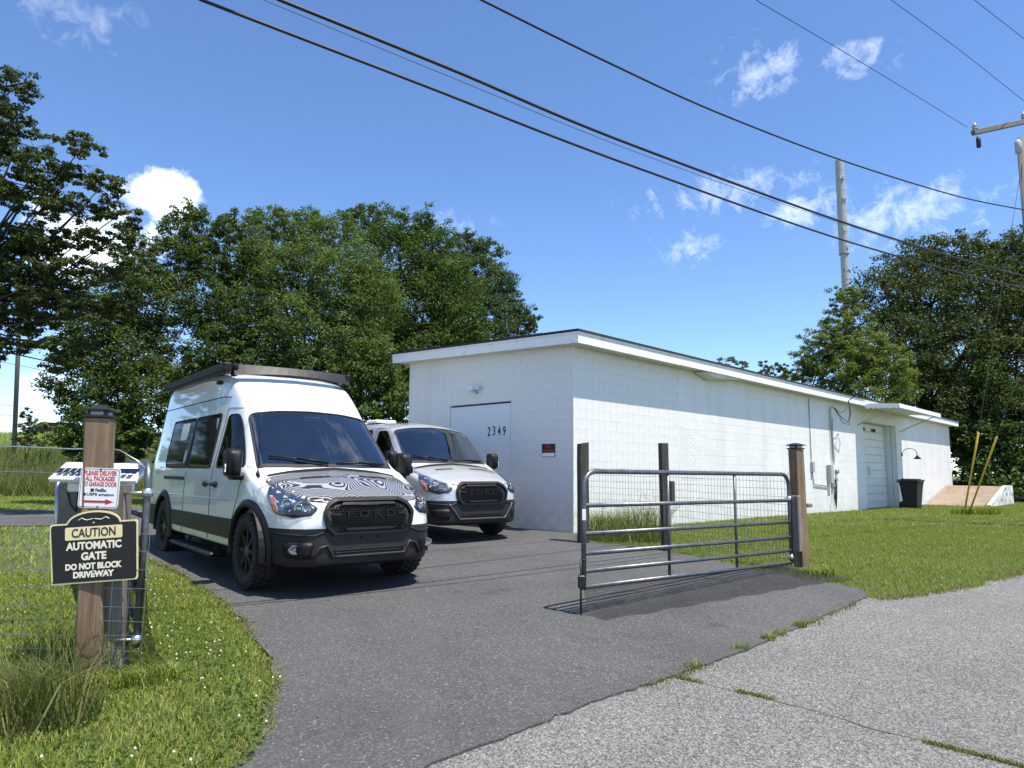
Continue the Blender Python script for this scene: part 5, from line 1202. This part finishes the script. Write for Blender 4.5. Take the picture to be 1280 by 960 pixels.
T('oak_tree', 'dark oak with layered sparse branches at the left edge', (-16.5, 18.0), [(8, 108, 42, 22, Y), (-10, 150, 50, 26, Y), (22, 178, 44, 18, Y), (45, 212, 46, 18, 16.6), (104, 182, 34, 13, 16.4), (92, 212, 30, 12, 16.5), (128, 232, 34, 14, 16.4), (30, 250, 60, 22, Y), (100, 262, 44, 16, 16.5), (150, 268, 26, 9, 16.4), (62, 300, 50, 20, 16.8), (10, 300, 50, 26, 17.5), (138, 300, 40, 14, 16.3), (165, 322, 26, 9, 16.2), (88, 338, 44, 18, 16.5), (18, 352, 52, 26, 17.2), (140, 345, 36, 13, 16.4), (60, 380, 50, 20, 16.8), (5, 405, 40, 24, 17.5), (112, 388, 36, 16, 16.4), (40, 428, 44, 16, 16.8), (90, 432, 34, 14, 16.4), (-60, 200, 70, 60, 18), (-70, 330, 80, 80, 18.5), (-30, 440, 40, 26, 18), (150, 385, 30, 14, 16.6), (75, 455, 26, 9, 16.3), (40, 235, 50, 18, 17.3), (30, 320, 50, 30, 17.6), (95, 300, 40, 12, 17.2), (60, 355, 50, 18, 17.4), (20, 390, 56, 26, 17.8), (172, 312, 26, 8, 16.8), (160, 285, 18, 7, 16.6)], 'leaf_oak', .092, 1.0, None, .30, .34, .42, .75, seed=3)
GR = 'trees behind the vans'
T('young_tree', 'green tree with low leafy skirt left of the camper van', (-13.9, 24.5), [(120, 400, 50, 50, 24), (105, 470, 46, 50, 23.5), (130, 525, 50, 45, 23), (165, 440, 55, 55, 24.5), (185, 380, 50, 48, 24.8), (190, 500, 60, 60, 24), (170, 350, 34, 30, 24.6), (215, 330, 40, 40, 25.5), (232, 290, 32, 34, 26), (242, 264, 14, 16, 26), (92, 440, 22, 18, 23), (80, 500, 14, 16, 22.8)], 'leaf_mid', .11, .9, GR, .42, .2, seed=5)
T('young_tree', 'slender leafy tree with pointed top behind the roof rack', (-10.6, 25.5), [(288, 272, 9, 13, 25.6), (272, 282, 9, 12, 25.7), (286, 292, 20, 22, 25.6), (280, 330, 36, 34, 25.6), (262, 380, 44, 44, 25.2), (300, 390, 44, 44, 25), (270, 440, 50, 40, 24.8), (318, 345, 34, 34, 25.8), (250, 320, 30, 30, 26), (300, 455, 50, 30, 24.4)], 'leaf_mid', .105, .9, GR, .40, .15, seed=6)
T('broad_tree', 'broad olive green tree behind the camper van', (-7.6, 26.0), [(335, 300, 42, 34, 27), (372, 284, 40, 24, 27.4), (352, 268, 10, 9, 27.6), (322, 272, 12, 12, 27.4), (395, 275, 14, 10, 27.4), (410, 300, 44, 34, 27), (352, 350, 56, 50, 26), (415, 355, 56, 54, 25.8), (455, 380, 46, 56, 26.4), (380, 415, 62, 56, 25), (445, 440, 50, 50, 25.4), (335, 420, 50, 46, 25.2), (465, 470, 40, 50, 25.6), (400, 470, 60, 40, 24.8)], 'leaf_olive', .105, .9, GR, .42, .24, seed=7)
T('maple_tree', 'deep green round crowned tree left of the flat roof', (-5.6, 33.0), [(455, 285, 34, 28, 33), (500, 283, 46, 26, 33), (540, 310, 38, 36, 33), (500, 330, 60, 48, 32.5), (560, 360, 46, 40, 32.5), (520, 390, 66, 56, 32), (470, 400, 46, 56, 32), (575, 405, 46, 34, 31.5), (500, 460, 60, 50, 31.5), (545, 440, 60, 40, 31.5)], 'leaf_dark', .13, .85, GR, .48, .28, seed=8)
T('tulip_tree', 'blue green tree whose crown ends above the flat roof', (-1.6, 38.0), [(585, 308, 28, 22, 38), (608, 318, 24, 20, 38), (598, 350, 44, 32, 37.5), (625, 362, 30, 26, 37.5), (570, 345, 28, 28, 38), (600, 395, 56, 32, 37), (640, 392, 30, 20, 37), (655, 402, 20, 16, 36.8), (620, 425, 56, 26, 36.5), (560, 330, 14, 22, 38)], 'leaf_blue', .13, .85, GR, .46, .24, seed=9)
T('understory_bush', 'dark undergrowth at the foot of the trees behind the vans', (-9.0, 22.6), [(100, 545, 30, 24, 22.5), (150, 545, 50, 30, 23), (215, 540, 60, 36, 23.5), (290, 520, 70, 46, 24), (370, 520, 70, 46, 24.5), (450, 525, 70, 46, 25), (510, 515, 50, 46, 26), (250, 480, 60, 40, 25), (340, 480, 60, 40, 25.5), (430, 490, 60, 46, 26), (500, 470, 40, 40, 27)], 'leaf_dark', .19, .7, GR, .42, .08, cat='bush', fork=.2, seed=10)
GR2 = 'trees behind the right end of the building'
T('large_tree', 'large dark tree filling the right edge behind the ramp', (23.0, 41.0), [(1140, 330, 44, 30, 41), (1190, 318, 52, 24, 41), (1250, 318, 50, 24, 41), (1300, 330, 60, 40, 41), (1110, 372, 42, 40, 40), (1165, 380, 60, 50, 40), (1235, 370, 66, 54, 40), (1300, 400, 66, 70, 40), (1130, 435, 60, 46, 39), (1200, 445, 66, 56, 39), (1270, 460, 70, 66, 39), (1160, 500, 56, 50, 38.5), (1230, 520, 66, 60, 38.5), (1300, 540, 66, 70, 38.5)], 'leaf_oak', .175, .8, GR2, .60, .36, seed=12)
T('light_tree', 'lighter green tree in front of the tower over the roof edge', (13.5, 36.5), [(1056, 376, 20, 20, 36), (1054, 408, 32, 24, 36), (1035, 432, 40, 22, 36), (1075, 440, 44, 26, 35.8), (1018, 456, 28, 16, 36), (1050, 464, 50, 24, 35.6), (1100, 458, 40, 26, 35.6), (1082, 490, 56, 30, 35.4), (1002, 470, 16, 9, 36)], 'leaf_light', .125, .9, GR2, .42, .2, seed=13)
T('dark_thicket', 'dark thicket beside the ramp at the right edge', (24.5, 36.5), [(1225, 560, 40, 40, 37), (1275, 570, 50, 50, 36.5), (1215, 605, 30, 34, 37), (1262, 612, 50, 34, 36), (1310, 610, 60, 40, 35.5), (1200, 540, 26, 36, 38), (1160, 545, 40, 30, 39), (1110, 520, 40, 26, 38.5), (1220, 500, 50, 40, 38)], 'leaf_dark', .21, .8, GR2, .48, .1, cat='bush', fork=.2, seed=14)
T('distant_treetop', 'small treetop showing above the middle of the roof', (15.0, 52), [(908, 452, 14, 8, 52), (928, 456, 10, 6, 52), (915, 470, 18, 12, 52)], 'leaf_mid', .12, .5, None, .42, .15, seed=15)
T('distant_pine', 'dark pine tops above the roof left of the light tree', (19.5, 52), [(955, 460, 7, 9, 52), (970, 460, 7, 8, 52), (984, 462, 8, 8, 52), (968, 475, 24, 12, 52)], 'leaf_dark', .16, .8, None, .36, .15, seed=16)
T('young_cedar', 'small cedar bush at the foot of the distant pole', (at(35, 545, 46).x, 46), [(36, 520, 8, 10, 46), (36, 535, 14, 12, 46), (40, 548, 18, 10, 46)], 'leaf_mid', .14, .8, None, .34, .08, cat='bush', fork=.2, seed=17)
T('field_bush', 'pale bush right of the small cedar in the field', (at(62, 548, 47).x, 47), [(55, 535, 8, 9, 47), (66, 542, 10, 8, 47), (58, 550, 16, 7, 47)], 'leaf_olive', .13, .8, None, .30, .05, cat='bush', fork=.2, seed=18)
GR3 = 'trees left of the field outside the picture'
T('hedge_tree', 'leafy tree left of the picture mirrored in the van windows', (-24.0, 22.0), [(-270, 480, 130, 110, 22), (-420, 450, 150, 150, 22), (-300, 540, 160, 70, 21)], 'leaf_dark', .26, .55, GR3, .6, .3, seed=21)
T('hedge_tree', 'taller leafy tree farther left of the picture mirrored in the windows', (-15.0, 3.0), [(-2200, 400, 700, 800, 5.0, 1.0)], 'leaf_mid', .26, .5, GR3, .6, .3, seed=22)
# dim far treeline and two cars behind the brow of the field
for i, (px, lb) in enumerate(((66, 'dark car parked on the brow of the field, left of two'), (86, 'dark car parked on the brow of the field, right of two'))):
    p = at(px, 546, 76); o = thing('parked_car', lb, 'car', (p.x, p.y, gz(p.x, 76)+.0), .3); t = G()
    pr = rpoly([(-2.2, .35), (2.2, .35), (2.25, .8), (1.3, .95), (.7, 1.45), (-1.0, 1.5), (-1.8, .98), (-2.25, .9)], .08, 2)
    t.prism(pr, 1.7, frame((0, .85, 0), (1, 0, 0), (0, 0, 1), (0, -1, 0))); t.build('body', M['black_metal'], o, local=True)
    t = G(); t.prism([(-.9, 1.0), (1.1, 1.0), (.6, 1.4), (-.85, 1.42)], 1.74, frame((0, .87, 0), (1, 0, 0), (0, 0, 1), (0, -1, 0))); t.build('window', M['privacy_back'], o, local=True)
    for xx in (-1.35, 1.35):
        for s in (-1, 1): t = G(); t.lathe([(.32, -.1), (.33, 0), (.32, .1)], 16, frame((xx, s*.8, .33), (1, 0, 0), (0, 0, 1), (0, -1, 0))); t.build('wheel', M['tyre_rubber'], o, True, local=True)
# ------------------------------------------------------------------ grass
def blades(name, X, Yv, H, Wd, mt, label, lean=.5, seed=0, cat='grass', zoff=0.0, simple=False):
    r = np.random.default_rng(seed); n = len(X); Z = np.array([gz(x, y) for x, y in zip(X, Yv)])+zoff
    h = H*(.55+.75*r.random(n)); w = Wd*(.6+.8*r.random(n)); a = r.random(n)*2*np.pi; l = lean*h*(.3+r.random(n)); b = r.random(n)*2*np.pi
    ux, uy = np.cos(a), np.sin(a); lx, ly = np.cos(b)*l, np.sin(b)*l
    if simple:
        V = np.empty((n, 3, 3)); V[:, 0] = np.c_[X-ux*w/2, Yv-uy*w/2, Z-.01]; V[:, 1] = np.c_[X+ux*w/2, Yv+uy*w/2, Z-.01]; V[:, 2] = np.c_[X+lx, Yv+ly, Z+h*(1-.25*lean)]
        return tag(big(name, V.reshape(-1, 3), np.arange(3*n).reshape(-1, 3), M[mt], None, 3), label, cat, None, 'stuff')
    V = np.empty((n, 5, 3))
    V[:, 0] = np.c_[X-ux*w/2, Yv-uy*w/2, Z-.01]; V[:, 1] = np.c_[X+ux*w/2, Yv+uy*w/2, Z-.01]
    V[:, 2] = np.c_[X+ux*w*.38+lx*.35, Yv+uy*w*.38+ly*.35, Z+h*.58]; V[:, 3] = np.c_[X+lx, Yv+ly, Z+h*(1-.25*lean)]; V[:, 4] = np.c_[X-ux*w*.38+lx*.35, Yv-uy*w*.38+ly*.35, Z+h*.58]
    return tag(big(name, V.reshape(-1, 3), (np.array([(0, 1, 2), (0, 2, 4), (4, 2, 3)])[None]+5*np.arange(n)[:, None, None]).reshape(-1, 3), M[mt], None, 3), label, cat, None, 'stuff')
BPOLY = [(bw(u, v, 0).x, bw(u, v, 0).y) for u, v in ((-.05, -.05), (BL+.05, -.05), (BL+.05, BWD), (-.05, BWD))]
RPOLY = [(bw(u, v, 0).x, bw(u, v, 0).y) for u, v in ((24.4, 0), (30, 0), (30, -2.6), (24.4, -2.5))]
def shrink(poly, d):
    """the paved outline drawn in a little, so that grass creeps over its edge"""
    P = [Vector(p) for p in poly]; n = len(P); A = sum(P[i].x*P[(i+1) % n].y-P[(i+1) % n].x*P[i].y for i in range(n)); s = 1 if A > 0 else -1; out = []
    for i in range(n):
        e = (P[(i+1) % n]-P[i-1]); nn = Vector((-e.y, e.x)).normalized()*s; out.append(tuple(P[i]+nn*d))
    return out
DS, SS = shrink(DRIVE, .05), shrink(STREET, .05)
def scatter(n, x0, x1, y0, y1, seed, wy=0.0):
    r = np.random.default_rng(seed); Yv = y0+(y1-y0)*r.random(n)**(1+wy); X = x0+(x1-x0)*r.random(n)
    k = ~(inside(DS, X, Yv) | inside(SS, X, Yv) | inside(BPOLY, X, Yv) | inside(RPOLY, X, Yv)); px = X/np.maximum(Yv, .1)
    k &= (px > -.86) & (px < .86); return X[k], Yv[k]
nv = lambda X, Y_, s, sc=.8: np.array([math.sin(x*1.7*sc+s)*math.sin(y*1.3*sc+s*2)+.6*math.sin(x*4.1*sc+y*3.3*sc+s) for x, y in zip(X, Y_)])
X, Yv = scatter(170000, -6, -.6, 3.0, 8.5, 31); blades('front_grass', X, Yv, .045+.012*nv(X, Yv, 1), .007, 'near_blades', 'short green grass round the sign post', .8, 41)
X, Yv = scatter(230000, 1.0, 13, 7.5, 16, 32); blades('right_lawn_grass', X, Yv, .05+.012*nv(X, Yv, 2), .011, 'lawn_blades', 'mown green grass of the lawn right of the gate', .8, 42, simple=True)
X, Yv = scatter(150000, 3.0, 25, 15, 34, 33); blades('far_lawn_grass', X, Yv, .06, .020, 'lawn_blades', 'mown green grass of the lawn before the garage door', .8, 43, simple=True)
X, Yv = scatter(150000, -30, -3.5, 7.5, 40, 34); blades('left_field_grass', X, Yv, .07, .022, 'field_blades', 'sunlit mown grass of the field at left', .8, 44, simple=True)
r = np.random.default_rng(51); n = 46000; X = -62+56*r.random(n); Yv = 30+24*r.random(n)**1.2; k = (X/Yv > -.9) & (X/Yv < -.42); X, Yv = X[k], Yv[k]
blades('tall_field_grass', X, Yv, .85+.15*nv(X, Yv, 3, .2), .035, 'tall_grass', 'tall rough grass on the bank at the far left', .5, 45, simple=True)
r = np.random.default_rng(52); n = 30000; X = -95+85*r.random(n); Yv = 50+34*r.random(n); k = (X/Yv > -.95) & (X/Yv < -.40); X, Yv = X[k], Yv[k]
blades('hill_grass', X, Yv, .45, .06, 'field_blades', 'pale green grass of the distant hill at left', .6, 46, simple=True)
# clover and its white flowers among the near grass
r = np.random.default_rng(61); X, Yv = scatter(12000, -4.5, -.8, 3.1, 7.5, 62); k = nv(X, Yv, 4, 1.3)+.5*rng.normal(size=len(X)) > .2; X, Yv = X[k], Yv[k]; n = len(X)
Z = np.array([gz0(y) for y in Yv])+.03+.03*r.random(n); a0 = r.random(n)*6.28; V = np.empty((n, 3, 4, 3))
for j in range(3):
    a = a0+j*2.09; s = .009+.006*r.random(n); cx, cy = np.cos(a), np.sin(a)
    V[:, j, 0] = np.c_[X, Yv, Z]; V[:, j, 1] = np.c_[X+s*(cx*.7-cy*.6), Yv+s*(cy*.7+cx*.6), Z+.004]; V[:, j, 2] = np.c_[X+s*1.5*cx, Yv+s*1.5*cy, Z+.002]; V[:, j, 3] = np.c_[X+s*(cx*.7+cy*.6), Yv+s*(cy*.7-cx*.6), Z+.004]
tag(big('clover', V.reshape(-1, 3), np.arange(n*12).reshape(-1, 4), M['clover']), 'clover leaves growing among the short grass by the driveway', 'clover', None, 'stuff')
def flowers(name, label, X, Yv, s, zo, seed):
    r = np.random.default_rng(seed); n = len(X); Z = np.array([gz0(y) for y in Yv])+zo*(.7+.6*r.random(n)); O = np.array([(0, 0, 1), (1, 0, 0), (0, 1, 0), (-1, 0, 0), (0, -1, 0), (0, 0, -1)], float)
    V = (np.c_[X, Yv, Z][:, None, :]+O[None]*(s*(.7+.6*r.random(n)))[:, None, None]); F = np.array([(0, 1, 2), (0, 2, 3), (0, 3, 4), (0, 4, 1), (5, 2, 1), (5, 3, 2), (5, 4, 3), (5, 1, 4)])
    tag(big(name, V.reshape(-1, 3), (F[None]+6*np.arange(n)[:, None, None]).reshape(-1, 3), M['flower'], None, 3), label, 'flowers', None, 'stuff')
X, Yv = scatter(520, -4.5, -.8, 3.1, 8, 63); k = nv(X, Yv, 4, 1.3)+.5*rng.normal(size=len(X)) > .2; flowers('clover_flowers', 'small white clover flowers dotted in the grass left of the driveway', X[k], Yv[k], .0085, .065, 64)
X, Yv = scatter(500, 3, 12, 8, 16, 65); flowers('lawn_flowers', 'few white clover flowers dotted in the right lawn', X[:70], Yv[:70], .008, .06, 66)
# taller clumps
def clump(name, label, cx, cy, rad, n, H, W_, mt, lean, seed, cat='weeds'):
    r = np.random.default_rng(seed); a = r.random(n)*6.28; d = rad*r.random(n)**.6; o = blades(name, cx+np.cos(a)*d, cy+np.sin(a)*d*.7, np.full(n, H), np.full(n, W_), mt, label, lean, seed, cat)
    return o
p = gnd(25, 905); clump('tall_grass_clump', 'tall coarse grass clump at the lower left corner', p.x, p.y, .40, 800, .40, .006, 'tall_grass', .75, 71); clump('dry_grass_clump', 'dry straw blades in the tall clump at the lower left', p.x+.05, p.y-.05, .35, 60, .40, .009, 'dry_blades', .8, 72)
p = gnd(60, 862); clump('tall_grass_tuft', 'thin tall grass tuft left of the sign post foot', p.x, p.y+.2, .36, 420, .42, .0045, 'tall_grass', .5, 73)
p = gnd(160, 850); clump('post_weeds', 'leafy weeds at the foot of the sign post', p.x, p.y, .34, 1300, .13, .007, 'near_blades', .8, 74)
p = gnd(788, 680); clump('wall_weeds', 'tall feathery weeds between the fence posts by the wall', p.x, p.y+.5, .75, 1100, .62, .010, 'lawn_blades', .55, 75); clump('wall_weed_stems', 'dry stalks rising from the weeds by the wall', p.x+.1, p.y+.5, .6, 90, .95, .006, 'dry_blades', .4, 76)
p = gnd(1012, 722); clump('post_grass', 'longer grass tuft at the foot of the right gate post', p.x+.12, p.y+.1, .25, 500, .14, .009, 'lawn_blades', .8, 77)
p = gnd(1207, 643); clump('guy_weeds', 'tuft of weeds round the guy wire anchors', p.x+.3, p.y, .7, 700, .28, .018, 'lawn_blades', .7, 78)
# weeds along the joint of driveway and street, and in the cracks of the street
def along(P, n, spread, seed, gap=.5):
    r = np.random.default_rng(seed); L = [0]
    for a, b in zip(P[:-1], P[1:]): L.append(L[-1]+(b-a).length)
    s = r.random(n)*L[-1]; keep = np.array([math.sin(q*2.3+seed)+.7*math.sin(q*5.7+seed*2)+.4*math.sin(q*13) > gap for q in s]); s = s[keep]
    X = np.interp(s, L, [p.x for p in P])+r.normal(0, spread, len(s)); Yv = np.interp(s, L, [p.y for p in P])+r.normal(0, spread, len(s)); return X, Yv
J = JOINT[:6]
X, Yv = along(J, 2600, .035, 81, .35); blades('joint_weeds', X, Yv, np.full(len(X), .03), np.full(len(X), .006), 'dry_blades', 'dry yellowish weeds along the joint of driveway and street', .8, 82, 'weeds', .012)
for i, (q, n) in enumerate((((925, 815), 70), ((960, 802), 90), ((1000, 786), 110), ((865, 838), 50), ((975, 796), 60))):
    p = gnd(*q); clump('joint_tuft', ('leftmost', 'third', 'rightmost', 'second', 'fourth')[i]+' green tuft along the driveway and street joint' if i not in (0, 3) else ('second' if i == 0 else 'leftmost')+' green tuft along the driveway and street joint', p.x, p.y, .06, n, .09, .006, 'lawn_blades', .6, 90+i)
CR1 = [gnd(*q) for q in ((840, 848), (900, 862), (960, 876), (1030, 895), (1110, 920), (1200, 942), (1290, 965))]; CR2 = [gnd(*q) for q in ((1185, 740), (1230, 744), (1290, 750))]
for nm, P_, lb in (('street_crack', CR1, 'long weedy crack running across the pale street'), ('street_crack', CR2, 'short dark crack at the right edge of the street')):
    pts = rag(P_, .012, .10); t = G(); V = []
    for i, p in enumerate(pts):
        d_ = (pts[min(i+1, len(pts)-1)]-pts[max(i-1, 0)]).normalized(); nn = Vector((-d_.y, d_.x, 0)); w_ = .002+.004*random.random(); z = gz0(p.y)+.0155
        V += [(p.x+nn.x*w_, p.y+nn.y*w_, z), (p.x-nn.x*w_, p.y-nn.y*w_, z)]
    t.add(V, [(2*i, 2*i+1, 2*i+3, 2*i+2) for i in range(len(pts)-1)]); o = t.build(nm, M['crack_dirt']); tag(o, lb, None, None, 'structure')
X, Yv = along(CR1, 2600, .012, 84, .2); blades('crack_weeds', X, Yv, np.full(len(X), .022), np.full(len(X), .006), 'dry_blades', 'low moss and weeds growing in the long street crack', .8, 85, 'weeds', .012)

X, Yv = along(LEFT[:11], 2600, .035, 86, -.6); blades('edge_straw', X, Yv, np.full(len(X), .045), np.full(len(X), .006), 'dry_blades', 'dry straw fringe along the left edge of the driveway', .9, 87, 'grass', .01)
X, Yv = along(EDGE_R[:6], 3000, .05, 88, -.5); blades('verge_straw', X, Yv, np.full(len(X), .05), np.full(len(X), .007), 'dry_blades', 'dry straw fringe where the right lawn meets the street', .9, 89, 'grass', .01)
# small litter on the asphalt
r = np.random.default_rng(95); n = 420; X = -3+8*r.random(n); Yv = 3.4+7*r.random(n); k = inside(shrink(DRIVE, .1), X, Yv); X, Yv = X[k], Yv[k]; n = len(X); Z = np.array([gz0(y) for y in Yv])+.030; a = r.random(n)*6.28; s_ = .006+.012*r.random(n)**2
V = np.empty((n, 4, 3))
for j in range(4): V[:, j] = np.c_[X+np.cos(a+j*1.571)*s_*(1 if j % 2 else .5), Yv+np.sin(a+j*1.571)*s_*(1 if j % 2 else .5), Z+.006*r.random(n)]
tag(big('asphalt_litter', V.reshape(-1, 3), np.arange(4*n).reshape(-1, 4), M['dry_blades']), 'scraps of dry leaf scattered on the driveway', 'litter', None, 'stuff')
